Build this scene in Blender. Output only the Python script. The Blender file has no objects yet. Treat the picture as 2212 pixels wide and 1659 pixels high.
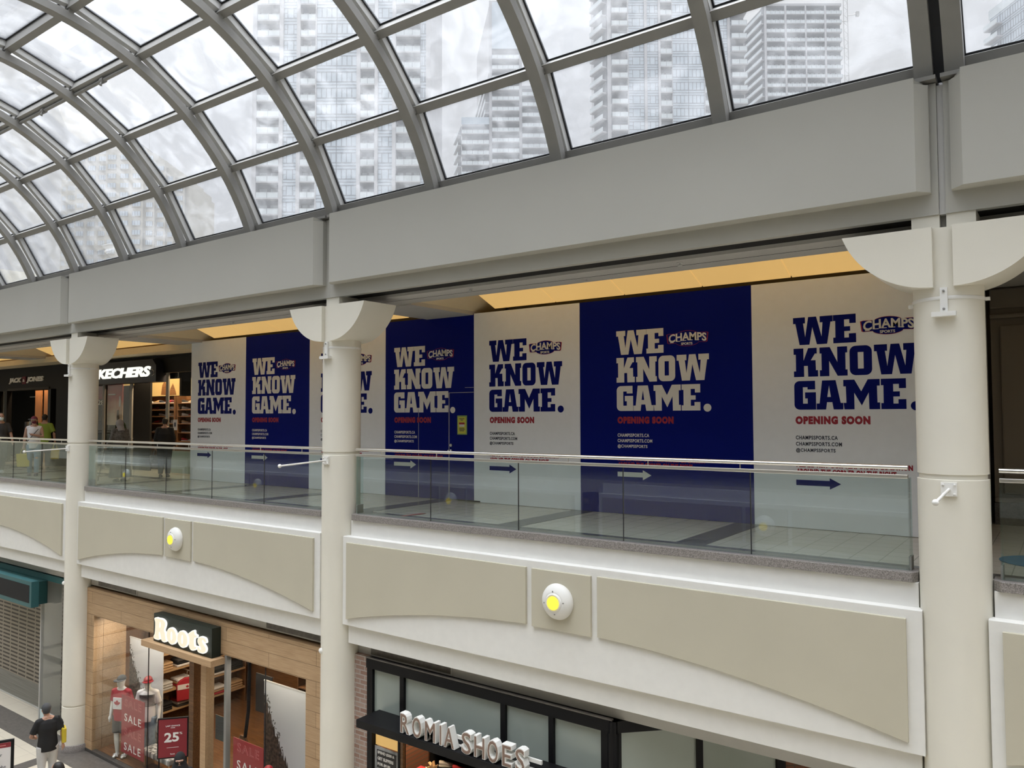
import bpy, bmesh, math, random
from mathutils import Vector, Matrix

random.seed(7)
SC = bpy.context.scene
COL = SC.collection
PI = math.pi
sin, cos, rad = math.sin, math.cos, math.radians

# ------------------------------------------------------------------ camera, sky, exposure
# metres; X runs along the shop fronts, Y away from the viewer, Z up; upper gallery floor = 0
F_PX, YAW, PITCH, ROLL = 1668.69, .626043, .0415534, -.0030308
cam_data = bpy.data.cameras.new('camera')
cam_data.sensor_fit = 'HORIZONTAL'
cam_data.sensor_width = 36.0
cam_data.lens = F_PX / 2212 * 36.0
cam_data.clip_start = .05
cam_data.clip_end = 2000
cam = bpy.data.objects.new('camera', cam_data)
COL.objects.link(cam)
_f = Vector((-sin(YAW) * cos(PITCH), cos(YAW) * cos(PITCH), sin(PITCH)))
_r = _f.cross(Vector((0, 0, 1))).normalized()
_u = _r.cross(_f)
_r2 = _r * cos(ROLL) + _u * sin(ROLL)
_u2 = -_r * sin(ROLL) + _u * cos(ROLL)
_m = Matrix((_r2, _u2, -_f)).transposed().to_4x4()
_m.translation = Vector((0, 0, 1.62))
cam.matrix_world = _m
SC.camera = cam

world = bpy.data.worlds.new('overcast_sky')
SC.world = world
world.use_nodes = True
_n, _l = world.node_tree.nodes, world.node_tree.links
_bg = _n['Background']
_tc = _n.new('ShaderNodeTexCoord')
_nz = _n.new('ShaderNodeTexNoise')
_nz.inputs['Scale'].default_value = 2.2
_nz.inputs['Detail'].default_value = 5
_rp = _n.new('ShaderNodeValToRGB')
_rp.color_ramp.elements[0].position = .3
_rp.color_ramp.elements[0].color = (.84, .86, .91, 1)
_rp.color_ramp.elements[1].position = .7
_rp.color_ramp.elements[1].color = (1, 1, 1, 1)
_l.new(_tc.outputs['Generated'], _nz.inputs['Vector'])
_l.new(_nz.outputs['Fac'], _rp.inputs['Fac'])
_l.new(_rp.outputs['Color'], _bg.inputs['Color'])
# overcast sky, much brighter overhead than near the horizon
_sep = _n.new('ShaderNodeSeparateXYZ')
_l.new(_tc.outputs['Generated'], _sep.inputs[0])
_pw = _n.new('ShaderNodeMath')
_pw.operation = 'POWER'
_pw.use_clamp = True
_pw.inputs[1].default_value = 6.0
_l.new(_sep.outputs['Z'], _pw.inputs[0])
_cl = _n.new('ShaderNodeMath')
_cl.operation = 'MULTIPLY_ADD'
_cl.inputs[1].default_value = 8.6
_cl.inputs[2].default_value = .25
_l.new(_pw.outputs[0], _cl.inputs[0])
_l.new(_cl.outputs[0], _bg.inputs['Strength'])

SC.view_settings.view_transform = 'Standard'
SC.view_settings.look = 'None'
SC.view_settings.gamma = 1.0
SC.view_settings.use_curve_mapping = False
SC.view_settings.exposure = 1.3
SC.cycles.use_denoising = True
SC.cycles.max_bounces = 10
SC.cycles.diffuse_bounces = 8
SC.cycles.glossy_bounces = 4
SC.cycles.transmission_bounces = 6
SC.cycles.transparent_max_bounces = 24
SC.cycles.caustics_reflective = False
SC.cycles.caustics_refractive = False
SC.cycles.sample_clamp_indirect = 6.0

# ------------------------------------------------------------------ materials
def lin(h):
    h = h.lstrip('#')
    v = [int(h[i:i + 2], 16) / 255 for i in (0, 2, 4)]
    return tuple(c / 12.92 if c <= .04045 else ((c + .055) / 1.055) ** 2.4 for c in v) + (1,)

def col(c):
    return lin(c) if isinstance(c, str) else tuple(c) + ((1,) if len(c) == 3 else ())

def base(name):
    m = bpy.data.materials.new(name)
    m.use_nodes = True
    nt = m.node_tree
    return m, nt, nt.nodes, nt.links, nt.nodes['Principled BSDF']

def mat(name, c, rough=.6, metal=0., noise=0., nscale=8., spec=.5, bump=0., stretch=None):
    m, nt, n, l, b = base(name)
    c = col(c)
    b.inputs['Base Color'].default_value = c
    b.inputs['Roughness'].default_value = rough
    b.inputs['Metallic'].default_value = metal
    b.inputs['Specular IOR Level'].default_value = spec
    tc = n.new('ShaderNodeTexCoord')
    mp = n.new('ShaderNodeMapping')
    if stretch:
        mp.inputs['Scale'].default_value = stretch
    l.new(tc.outputs['Object'], mp.inputs['Vector'])
    nz = n.new('ShaderNodeTexNoise')
    nz.inputs['Scale'].default_value = nscale
    nz.inputs['Detail'].default_value = 6
    l.new(mp.outputs['Vector'], nz.inputs['Vector'])
    rp = n.new('ShaderNodeValToRGB')
    k = max(noise, .015)
    rp.color_ramp.elements[0].position = .3
    rp.color_ramp.elements[1].position = .7
    rp.color_ramp.elements[0].color = tuple(x * (1 - k) for x in c[:3]) + (1,)
    rp.color_ramp.elements[1].color = tuple(min(1, x * (1 + k)) for x in c[:3]) + (1,)
    l.new(nz.outputs['Fac'], rp.inputs['Fac'])
    l.new(rp.outputs['Color'], b.inputs['Base Color'])
    if bump:
        bp = n.new('ShaderNodeBump')
        bp.inputs['Strength'].default_value = bump
        bp.inputs['Distance'].default_value = .01
        l.new(nz.outputs['Fac'], bp.inputs['Height'])
        l.new(bp.outputs['Normal'], b.inputs['Normal'])
    return m

def glow(name, c, s):
    m, nt, n, l, b = base(name)
    b.inputs['Base Color'].default_value = tuple(x * .2 for x in col(c)[:3]) + (1,)
    b.inputs['Emission Color'].default_value = col(c)
    b.inputs['Emission Strength'].default_value = s
    return m

def glass(name, tint, refl=.06, rough=0., haze=0., hazecol=(.8, .82, .84), dirt=0., fk=.6):
    """flat sheet glass: see-through tint, mirror reflection by angle, optional milky frit doubling as outdoor haze, dirt"""
    m, nt, n, l, b = base(name)
    n.remove(b)
    out = n['Material Output']
    tr = n.new('ShaderNodeBsdfTransparent')
    tr.inputs['Color'].default_value = col(tint)
    gl = n.new('ShaderNodeBsdfGlossy')
    gl.inputs['Roughness'].default_value = rough
    gl.inputs['Color'].default_value = (1, 1, 1, 1)
    mx = n.new('ShaderNodeMixShader')
    lw = n.new('ShaderNodeLayerWeight')
    lw.inputs['Blend'].default_value = .12
    ma = n.new('ShaderNodeMath')
    ma.operation = 'MULTIPLY_ADD'
    ma.inputs[1].default_value = fk
    ma.inputs[2].default_value = refl
    l.new(lw.outputs['Fresnel'], ma.inputs[0])
    l.new(ma.outputs[0], mx.inputs['Fac'])
    last = tr.outputs[0]
    if haze or dirt:
        tl = n.new('ShaderNodeBsdfTranslucent')
        tl.inputs['Color'].default_value = col(hazecol)
        df = n.new('ShaderNodeBsdfDiffuse')
        df.inputs['Color'].default_value = col(hazecol)
        md = n.new('ShaderNodeMixShader')
        md.inputs['Fac'].default_value = .3
        l.new(tl.outputs[0], md.inputs[1])
        l.new(df.outputs[0], md.inputs[2])
        mh = n.new('ShaderNodeMixShader')
        if dirt:
            tc = n.new('ShaderNodeTexCoord')
            mp = n.new('ShaderNodeMapping')
            mp.inputs['Scale'].default_value = (1.2, 1, 1.6)
            oi = n.new('ShaderNodeObjectInfo')
            l.new(tc.outputs['Object'], mp.inputs['Vector'])
            nz = n.new('ShaderNodeTexNoise')
            nz.noise_dimensions = '4D'
            nz.inputs['Scale'].default_value = 1.6
            nz.inputs['Detail'].default_value = 8
            nz.inputs['Distortion'].default_value = 1.2
            mu = n.new('ShaderNodeMath')
            mu.operation = 'MULTIPLY'
            mu.inputs[1].default_value = 40
            l.new(oi.outputs['Random'], mu.inputs[0])
            l.new(mu.outputs[0], nz.inputs['W'])
            l.new(mp.outputs['Vector'], nz.inputs['Vector'])
            mr = n.new('ShaderNodeMapRange')
            mr.inputs['From Min'].default_value = .42
            mr.inputs['From Max'].default_value = .72
            mr.inputs['To Min'].default_value = haze
            mr.inputs['To Max'].default_value = haze + dirt
            l.new(nz.outputs['Fac'], mr.inputs['Value'])
            l.new(mr.outputs[0], mh.inputs['Fac'])
        else:
            mh.inputs['Fac'].default_value = haze
        l.new(last, mh.inputs[1])
        l.new(md.outputs[0], mh.inputs[2])
        last = mh.outputs[0]
    l.new(last, mx.inputs[1])
    l.new(gl.outputs[0], mx.inputs[2])
    l.new(mx.outputs[0], out.inputs['Surface'])
    return m

def tiles(name, c1, c2, grout, size, rough=.2, mortar=.006):
    m, nt, n, l, b = base(name)
    tc = n.new('ShaderNodeTexCoord')
    br = n.new('ShaderNodeTexBrick')
    br.offset = 0
    br.inputs['Scale'].default_value = 1
    br.inputs['Brick Width'].default_value = size
    br.inputs['Row Height'].default_value = size
    br.inputs['Mortar Size'].default_value = mortar
    br.inputs['Color1'].default_value = col(c1)
    br.inputs['Color2'].default_value = col(c2)
    br.inputs['Mortar'].default_value = col(grout)
    l.new(tc.outputs['Object'], br.inputs['Vector'])
    l.new(br.outputs['Color'], b.inputs['Base Color'])
    b.inputs['Roughness'].default_value = rough
    return m

def bricks(name, c1, c2, grout):
    m, nt, n, l, b = base(name)
    tc = n.new('ShaderNodeTexCoord')
    mp = n.new('ShaderNodeMapping')
    mp.inputs['Rotation'].default_value = (PI / 2, 0, 0)
    br = n.new('ShaderNodeTexBrick')
    br.inputs['Scale'].default_value = 1
    br.inputs['Brick Width'].default_value = .21
    br.inputs['Row Height'].default_value = .075
    br.inputs['Mortar Size'].default_value = .009
    br.inputs['Color1'].default_value = col(c1)
    br.inputs['Color2'].default_value = col(c2)
    br.inputs['Mortar'].default_value = col(grout)
    l.new(tc.outputs['Object'], mp.inputs['Vector'])
    l.new(mp.outputs['Vector'], br.inputs['Vector'])
    l.new(br.outputs['Color'], b.inputs['Base Color'])
    b.inputs['Roughness'].default_value = .85
    return m

def wood(name, c1, c2, row=.26, seam=True):
    """boards running along local X, seams every `row` in Z"""
    m, nt, n, l, b = base(name)
    tc = n.new('ShaderNodeTexCoord')
    mp = n.new('ShaderNodeMapping')
    mp.inputs['Scale'].default_value = (1.2, 20, 30)
    l.new(tc.outputs['Object'], mp.inputs['Vector'])
    nz = n.new('ShaderNodeTexNoise')
    nz.inputs['Scale'].default_value = 2.0
    nz.inputs['Detail'].default_value = 7
    l.new(mp.outputs['Vector'], nz.inputs['Vector'])
    rp = n.new('ShaderNodeValToRGB')
    rp.color_ramp.elements[0].position = .35
    rp.color_ramp.elements[1].position = .65
    rp.color_ramp.elements[0].color = col(c1)
    rp.color_ramp.elements[1].color = col(c2)
    l.new(nz.outputs['Fac'], rp.inputs['Fac'])
    last = rp.outputs['Color']
    if seam:
        m2 = n.new('ShaderNodeMapping')
        m2.inputs['Rotation'].default_value = (PI / 2, 0, 0)
        l.new(tc.outputs['Object'], m2.inputs['Vector'])
        br = n.new('ShaderNodeTexBrick')
        br.inputs['Scale'].default_value = 1
        br.inputs['Brick Width'].default_value = 2.6
        br.inputs['Row Height'].default_value = row
        br.inputs['Mortar Size'].default_value = .004
        br.inputs['Color1'].default_value = (1, 1, 1, 1)
        br.inputs['Color2'].default_value = (.86, .86, .86, 1)
        br.inputs['Mortar'].default_value = (.35, .3, .25, 1)
        l.new(m2.outputs['Vector'], br.inputs['Vector'])
        mx = n.new('ShaderNodeMix')
        mx.data_type = 'RGBA'
        mx.blend_type = 'MULTIPLY'
        mx.inputs['Factor'].default_value = 1
        l.new(last, mx.inputs['A'])
        l.new(br.outputs['Color'], mx.inputs['B'])
        last = mx.outputs['Result']
    l.new(last, b.inputs['Base Color'])
    b.inputs['Roughness'].default_value = .55
    return m

def grid(name, c1, c2, w, h, mort, rough=.6):
    """perforated roller shutter: dark slots in a paler curtain"""
    m, nt, n, l, b = base(name)
    tc = n.new('ShaderNodeTexCoord')
    mp = n.new('ShaderNodeMapping')
    mp.inputs['Rotation'].default_value = (PI / 2, 0, 0)
    br = n.new('ShaderNodeTexBrick')
    br.offset = 0
    br.inputs['Scale'].default_value = 1
    br.inputs['Brick Width'].default_value = w
    br.inputs['Row Height'].default_value = h
    br.inputs['Mortar Size'].default_value = mort
    br.inputs['Color1'].default_value = col(c1)
    br.inputs['Color2'].default_value = col(c1)
    br.inputs['Mortar'].default_value = col(c2)
    l.new(tc.outputs['Object'], mp.inputs['Vector'])
    l.new(mp.outputs['Vector'], br.inputs['Vector'])
    l.new(br.outputs['Color'], b.inputs['Base Color'])
    b.inputs['Roughness'].default_value = rough
    return m

M = dict(
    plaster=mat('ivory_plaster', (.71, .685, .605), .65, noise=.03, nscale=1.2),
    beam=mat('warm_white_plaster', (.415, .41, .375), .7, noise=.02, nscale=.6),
    white=mat('white_paint', (.74, .735, .71), .55, noise=.02),
    beige=mat('beige_paint', (.50, .47, .375), .6, noise=.03, nscale=1),
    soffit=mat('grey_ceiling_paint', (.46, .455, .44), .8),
    warmtintwall=mat('warm_light_tinted_wall', (.40, .17, .06), .6, noise=.15, nscale=6, stretch=(8, 8, .4)),  # warm shop light put into the orange colour of the wall panels
    dimmedwall=mat('taupe_wall_dimmed', (.17, .145, .115), .6),  # tone darkened in the colour because this wall is unlit
    cove=mat('cove_plaster', (.72, .62, .44), .8),
    steelgrey=mat('grey_painted_steel', (.225, .22, .208), .5, noise=.06, nscale=3),
    alu=mat('pale_aluminium', (.52, .52, .51), .45, noise=.04),
    gasket=mat('black_rubber', (.012, .013, .016), .6),
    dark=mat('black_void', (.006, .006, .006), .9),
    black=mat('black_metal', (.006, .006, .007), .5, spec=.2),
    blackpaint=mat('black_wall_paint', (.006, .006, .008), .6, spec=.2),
    granite=mat('speckled_granite', (.24, .22, .21), .35, noise=.55, nscale=90),
    darkgranite=mat('dark_granite', (.06, .055, .05), .3, noise=.5, nscale=60),
    steel=mat('brushed_steel', (.78, .77, .74), .28, 1., noise=.05, nscale=30, stretch=(.2, 8, 8)),
    vinylwhite=mat('white_vinyl', (.83, .855, .90), .5),
    vinylblue=mat('navy_blue_vinyl', (.003, .009, .165), .5, spec=.06),
    printnavy=mat('navy_print', (.004, .009, .15), .5, spec=.06),
    printwhite=mat('white_print', (.74, .73, .71), .5),
    printred=mat('red_print', (.33, .012, .03), .5),
    printdark=mat('charcoal_print', (.03, .035, .06), .5),
    floor=tiles('beige_floor_tile', (.50, .485, .44), (.47, .455, .41), (.28, .27, .25), .31, .16, .005),
    floordark=mat('dark_floor_tile', (.085, .085, .088), .2, noise=.2, nscale=40),
    lowfloor=tiles('cream_floor_tile', (.58, .53, .43), (.54, .49, .40), (.40, .36, .29), .62, .3, .006),
    lowdark=mat('brown_grey_floor_tile', (.105, .095, .085), .35, noise=.25, nscale=12),
    skyglass=glass('roof_glass', (.935, .945, .955), .02, haze=.085, dirt=.13, hazecol=(.80, .825, .86)),  # milky layer stands for the frit and for the haze outside
    railglass=glass('green_railing_glass', (.885, .955, .95), .05, fk=.35),
    shopglass=glass('shop_window_glass', (.97, .975, .97), .001, fk=.10),
    frost=mat('frosted_film', (.30, .34, .31), .18, noise=.06, nscale=.9),
    oak=wood('pale_oak_boards', '#a98a68', '#bc9f7c'),
    oakplain=wood('oak_plain', '#a98a68', '#b99a76', seam=False),
    oakdark=wood('dark_oak', '#5a3d24', '#7a5533', seam=False),
    brick=bricks('mixed_brick', (.23, .13, .10), (.33, .24, .20), (.36, .33, .30)),
    brickdark=bricks('red_brick', (.16, .06, .035), (.22, .09, .05), (.10, .07, .05)),
    shutter=grid('slotted_shutter', (.055, .045, .035), (.30, .265, .215), .5, .105, .03),
    teal=mat('teal_paint', (.03, .115, .125), .5),
    tealdark=mat('dark_teal_paint', (.008, .05, .05), .5),
    greenboard=mat('dark_green_board', (.006, .014, .011), .4),
    red=mat('red_fabric', (.36, .018, .03), .7),
    redboard=mat('wine_red_board', (.22, .012, .022), .5),
    salered=mat('sale_red_board', (.27, .006, .012), .45),
    pink=mat('faded_pink_print', (.55, .18, .18), .5),
    yellow=mat('yellow_plastic', (.52, .40, .02), .5),
    noticeyellow=mat('yellow_paper', (.62, .60, .08), .6),
    sleevegreen=mat('green_plastic_sleeve', (.30, .45, .12), .3),
    skin=mat('skin', (.42, .24, .17), .55),
    skindark=mat('tan_skin', (.30, .16, .10), .55),
    mannequin=mat('mannequin_white', (.72, .72, .68), .35),
    hair=mat('dark_hair', (.010, .008, .007), .6),
    hairgrey=mat('charcoal_knit', (.05, .052, .056), .85),
    cloth_black=mat('black_cloth', (.008, .008, .009), .85),
    cloth_grey=mat('dark_grey_cloth', (.045, .042, .042), .9),
    cloth_lightgrey=mat('light_grey_cloth', (.50, .50, .50), .9, noise=.06),
    cloth_white=mat('white_cloth', (.68, .66, .66), .85),
    cloth_taupe=mat('taupe_print_cloth', (.12, .11, .10), .9, noise=.4, nscale=25),
    cloth_cream=mat('pale_grey_headscarf', (.30, .27, .26), .9),
    denim=mat('washed_denim', (.16, .24, .32), .85, noise=.25, nscale=14),
    denimdark=mat('dark_denim', (.015, .022, .04), .85),
    lime=mat('lime_green_cloth', (.22, .32, .045), .8),
    maroon=mat('maroon_cloth', (.13, .012, .03), .75),
    maskblue=mat('pale_blue_mask', (.60, .72, .74), .8),
    shoewhite=mat('white_rubber', (.60, .60, .60), .6),
    shoepurple=mat('dark_purple_canvas', (.035, .025, .06), .8),
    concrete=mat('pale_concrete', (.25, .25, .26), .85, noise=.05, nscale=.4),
    concretewarm=mat('beige_concrete', (.27, .257, .225), .85, noise=.06, nscale=.3),
    towerglass=mat('blue_grey_glazing', (.27, .31, .35), .3, noise=.08, nscale=.35),
    towerframe=mat('grey_window_frame', (.12, .13, .15), .5),
    towershade=mat('shaded_recess_wall', (.14, .145, .155), .8),  # recess shade put into a darker copy of the concrete
    towerrail=mat('pale_glass_balustrade', (.33, .36, .375), .3, noise=.1, nscale=.5),
    amber=glow('amber_lit_panel', (1.0, .62, .21), .24),
    lampglow=glow('yellow_lamp_lens', (1.0, .78, .07), .50),
    signwhite=glow('white_lit_letter', (1.0, 1.0, .86), .45),
    rootsglow=glow('cream_lit_letter', (1.0, .90, .68), .33),
    rootsrim=glow('warm_white_letter_rim', (1.0, .97, .86), .46),
    lightbox=glow('amber_light_box', (1.0, .62, .20), .22),
    lightboxpale=glow('cream_light_box', (.95, .82, .45), .16),
    bulb=glow('shop_spotlight', (1.0, .85, .6), 1.0),
)
# lit shop posters with a printed colour field
def poster(name, c1, c2, c3, scale):
    m, nt, n, l, b = base(name)
    tc = n.new('ShaderNodeTexCoord')
    sp = n.new('ShaderNodeSeparateXYZ')
    l.new(tc.outputs['Generated'], sp.inputs[0])
    nz = n.new('ShaderNodeTexNoise')
    nz.inputs['Scale'].default_value = scale
    nz.inputs['Detail'].default_value = 6
    l.new(tc.outputs['Generated'], nz.inputs['Vector'])
    ad = n.new('ShaderNodeMath')
    ad.operation = 'MULTIPLY_ADD'
    ad.inputs[1].default_value = .7
    l.new(nz.outputs['Fac'], ad.inputs[0])
    l.new(sp.outputs['Z'], ad.inputs[2])
    rp = n.new('ShaderNodeValToRGB')
    e = rp.color_ramp.elements
    e[0].position, e[0].color = .55, col(c1)
    e[1].position, e[1].color = 1.05, col(c3)
    x = rp.color_ramp.elements.new(.8)
    x.color = col(c2)
    l.new(ad.outputs[0], rp.inputs['Fac'])
    l.new(rp.outputs['Color'], b.inputs['Base Color'])
    b.inputs['Roughness'].default_value = .6
    return m
M['postered'] = poster('red_fade_poster', (.50, .43, .32), (.45, .25, .17), (.36, .05, .035), 3)
M['mountain'] = poster('winter_street_print', (.62, .63, .63), (.66, .67, .68), (.62, .64, .66), 2)

# ------------------------------------------------------------------ mesh helper
class MB:
    def __init__(s):
        s.v, s.f, s.m = [], [], []
    def add(s, vs, fs, k=0):
        o = len(s.v)
        s.v += [tuple(p) for p in vs]
        s.f += [tuple(i + o for i in f) for f in fs]
        s.m += [k] * len(fs)
        return s
    def box(s, x0, x1, y0, y1, z0, z1, k=0):
        return s.add([(x, y, z) for x in (x0, x1) for y in (y0, y1) for z in (z0, z1)],
                     [(0, 1, 3, 2), (4, 6, 7, 5), (0, 4, 5, 1), (2, 3, 7, 6), (0, 2, 6, 4), (1, 5, 7, 3)], k)
    def hexa(s, p, k=0):
        """8 corners: bottom ring 0-3 (ccw from above), top ring 4-7"""
        return s.add(p, [(3, 2, 1, 0), (4, 5, 6, 7), (0, 1, 5, 4), (1, 2, 6, 5), (2, 3, 7, 6), (3, 0, 4, 7)], k)
    def obox(s, c, u, w, h, k=0):
        """oriented box: centre c, half vectors u, w, h"""
        c, u, w, h = map(Vector, (c, u, w, h))
        return s.hexa([c - u - w - h, c + u - w - h, c + u + w - h, c - u + w - h,
                       c - u - w + h, c + u - w + h, c + u + w + h, c - u + w + h], k)
    def prism(s, poly, y0, y1, k=0):
        """polygon in XZ (counter-clockwise seen from -Y) extruded from y0 to y1"""
        n = len(poly)
        vs = [(x, y0, z) for x, z in poly] + [(x, y1, z) for x, z in poly]
        fs = [tuple(range(n)), tuple(range(2 * n - 1, n - 1, -1))]
        fs += [(i, i + n, (i + 1) % n + n, (i + 1) % n) for i in range(n)]
        return s.add(vs, fs, k)
    def prismz(s, poly, z0, z1, k=0):
        n = len(poly)
        vs = [(x, y, z0) for x, y in poly] + [(x, y, z1) for x, y in poly]
        fs = [tuple(range(n - 1, -1, -1)), tuple(range(n, 2 * n))]
        fs += [(i, (i + 1) % n, (i + 1) % n + n, i + n) for i in range(n)]
        return s.add(vs, fs, k)
    def lathe(s, prof, c=(0, 0, 0), ax='z', n=24, k=0, sx=1., sy=1.):
        """prof [(radius, height)] spun about an axis through c; ends closed"""
        vs, fs = [], []
        for r, h in prof:
            for i in range(n):
                a = 2 * PI * i / n
                p, q = r * cos(a) * sx, r * sin(a) * sy
                vs.append({'z': (c[0] + p, c[1] + q, c[2] + h), 'y': (c[0] + p, c[1] - h, c[2] + q),
                           'x': (c[0] + h, c[1] + p, c[2] + q)}[ax])
        for j in range(len(prof) - 1):
            for i in range(n):
                fs.append((j * n + i, j * n + (i + 1) % n, (j + 1) * n + (i + 1) % n, (j + 1) * n + i))
        fs.append(tuple(range(n - 1, -1, -1)))
        fs.append(tuple((len(prof) - 1) * n + i for i in range(n)))
        return s.add(vs, fs, k)
    def tube(s, pts, r, n=8, k=0, up=(0, 0, 1)):
        pts = [Vector(p) for p in pts]
        rr = r if isinstance(r, (list, tuple)) else [r] * len(pts)
        vs, fs = [], []
        for i, p in enumerate(pts):
            d = (pts[min(i + 1, len(pts) - 1)] - pts[max(i - 1, 0)]).normalized()
            u = Vector(up)
            if abs(d.dot(u)) > .95:
                u = Vector((1, 0, 0))
            a = d.cross(u).normalized()
            b = a.cross(d)
            for j in range(n):
                t = 2 * PI * j / n
                vs.append(p + a * (rr[i] * cos(t)) + b * (rr[i] * sin(t)))
        for i in range(len(pts) - 1):
            for j in range(n):
                fs.append((i * n + j, i * n + (j + 1) % n, (i + 1) * n + (j + 1) % n, (i + 1) * n + j))
        fs.append(tuple(range(n - 1, -1, -1)))
        fs.append(tuple((len(pts) - 1) * n + j for j in range(n)))
        return s.add(vs, fs, k)
    def ball(s, c, rx, ry=None, rz=None, n=12, m=8, k=0, z0=-1., z1=1.):
        ry, rz = ry or rx, rz or rx
        prof = []
        a0, a1 = math.asin(z0), math.asin(z1)
        for i in range(m + 1):
            a = a0 + (a1 - a0) * i / m
            prof.append((max(cos(a), .02) * rx, sin(a) * rz))
        return s.lathe(prof, c, 'z', n, k, 1., ry / rx)

def smooth_mesh(me, ang=40):
    me.polygons.foreach_set('use_smooth', [True] * len(me.polygons))
    bm = bmesh.new()
    bm.from_mesh(me)
    lim = rad(ang)
    for e in bm.edges:
        e.smooth = len(e.link_faces) == 2 and e.calc_face_angle(0) < lim
    bm.to_mesh(me)
    bm.free()

def fix(me):
    bm = bmesh.new()
    bm.from_mesh(me)
    bmesh.ops.recalc_face_normals(bm, faces=bm.faces)
    bm.to_mesh(me)
    bm.free()

def world_of(o):
    p = Vector((0, 0, 0))
    while o:
        p += o.location
        o = o.parent
    return p

def obj(name, mb, mats, parent=None, smooth=False, local=False, bevel=0., origin=None):
    """links one mesh object; vertices come in world metres unless local (or already relative to the parent)"""
    mats = mats if isinstance(mats, (list, tuple)) else [mats]
    me = bpy.data.meshes.new(name)
    vs = mb.v
    if local:
        off = Vector((0, 0, 0))
        loc = Vector((0, 0, 0))
    elif parent:
        off = world_of(parent)
        loc = Vector((0, 0, 0))
    else:
        xs, ys, zs = zip(*vs)
        off = Vector(origin) if origin else Vector(((min(xs) + max(xs)) / 2, (min(ys) + max(ys)) / 2, min(zs)))
        loc = off
    me.from_pydata([(v[0] - off[0], v[1] - off[1], v[2] - off[2]) for v in vs], [], mb.f)
    me.polygons.foreach_set('material_index', mb.m)
    for x in mats:
        me.materials.append(M[x] if isinstance(x, str) else x)
    fix(me)
    if smooth:
        smooth_mesh(me)
    me.update()
    o = bpy.data.objects.new(name, me)
    COL.objects.link(o)
    o.location = loc
    if parent:
        o.parent = parent
    if bevel:
        b = o.modifiers.new('bevel', 'BEVEL')
        b.width = bevel
        b.segments = 2
        b.limit_method = 'ANGLE'
    return o

def tag(o, label, cat, group=None):
    o['label'] = label
    o['category'] = cat
    if group:
        o['group'] = group
    return o

def thing(name, label, cat, loc=(0, 0, 0), rz=0., group=None):
    o = bpy.data.objects.new(name, None)
    o.empty_display_size = .1
    COL.objects.link(o)
    o.location = loc
    o.rotation_euler = (0, 0, rz)
    return tag(o, label, cat, group)

def struct(name, mb, m, parent=None, smooth=False, bevel=0.):
    o = obj(name, mb, m, parent, smooth, bevel=bevel)
    if not parent:
        o['kind'] = 'structure'
    return o

def box(*a):
    return MB().box(*a)

def copy_tree(root, loc=None, rz=None, label=None, group=None):
    r = root.copy()
    COL.objects.link(r)
    if loc is not None:
        r.location = loc
    if rz is not None:
        r.rotation_euler = (0, 0, rz)
    if label:
        r['label'] = label
    if group:
        r['group'] = group
    for ch in list(root.children):
        c = ch.copy()
        COL.objects.link(c)
        c.parent = r
        for g in ch.children:
            d = g.copy()
            COL.objects.link(d)
            d.parent = c
    return r

# ------------------------------------------------------------------ lettering
_cache = {}
def text_mesh(s, bold=0., shear=0., spacing=1.):
    key = (s, bold, shear, spacing)
    if key in _cache:
        return _cache[key]
    cu = bpy.data.curves.new('lettering', 'FONT')
    cu.body = s
    cu.offset = bold
    cu.shear = shear
    cu.space_character = spacing
    cu.extrude = .5
    cu.resolution_u = 3
    o = bpy.data.objects.new('lettering', cu)
    COL.objects.link(o)
    dg = bpy.context.evaluated_depsgraph_get()
    me = bpy.data.meshes.new_from_object(o.evaluated_get(dg))
    vs = [tuple(v.co) for v in me.vertices]
    fs = [tuple(p.vertices) for p in me.polygons]
    bpy.data.objects.remove(o)
    bpy.data.curves.remove(cu)
    bpy.data.meshes.remove(me)
    xs, ys, zs = zip(*vs)
    x0, x1, y0, y1 = min(xs), max(xs), min(ys), max(ys)
    vs = [((x - x0) / (x1 - x0), (y - y0) / (y1 - y0), z) for x, y, z in vs]   # unit box
    _cache[key] = (vs, fs)
    return vs, fs

def put_text(mb, s, x0, x1, z0, z1, y, depth, bold=0., shear=0., spacing=1., k=0, arch=0.):
    """text facing -Y, its front at y, filling the given box"""
    vs, fs = text_mesh(s, bold, shear, spacing)
    mb.add([(x0 + (x1 - x0) * x, y + depth * (.5 - z), z0 + (z1 - z0) * v + arch * (1 - (2 * x - 1) ** 2))
            for x, v, z in vs], fs, k)
    return mb

def fill_poly(loops):
    """filled flat shape with holes from closed loops -> verts (x, y), faces, by a 2D curve"""
    cu = bpy.data.curves.new('shape', 'CURVE')
    cu.dimensions = '2D'
    cu.fill_mode = 'BOTH'
    cu.extrude = .5
    for lp in loops:
        sp = cu.splines.new('POLY')
        sp.points.add(len(lp) - 1)
        for p, q in zip(sp.points, lp):
            p.co = (q[0], q[1], 0, 1)
        sp.use_cyclic_u = True
    o = bpy.data.objects.new('shape', cu)
    COL.objects.link(o)
    dg = bpy.context.evaluated_depsgraph_get()
    me = bpy.data.meshes.new_from_object(o.evaluated_get(dg))
    vs = [tuple(v.co) for v in me.vertices]
    fs = [tuple(p.vertices) for p in me.polygons]
    bpy.data.objects.remove(o)
    bpy.data.curves.remove(cu)
    bpy.data.meshes.remove(me)
    return vs, fs

def put_shape(mb, shape, x0, z0, sx, sz, y, depth, k=0):
    vs, fs = shape
    mb.add([(x0 + sx * x, y + depth * (.5 - z), z0 + sz * v) for x, v, z in vs], fs, k)
    return mb

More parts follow.
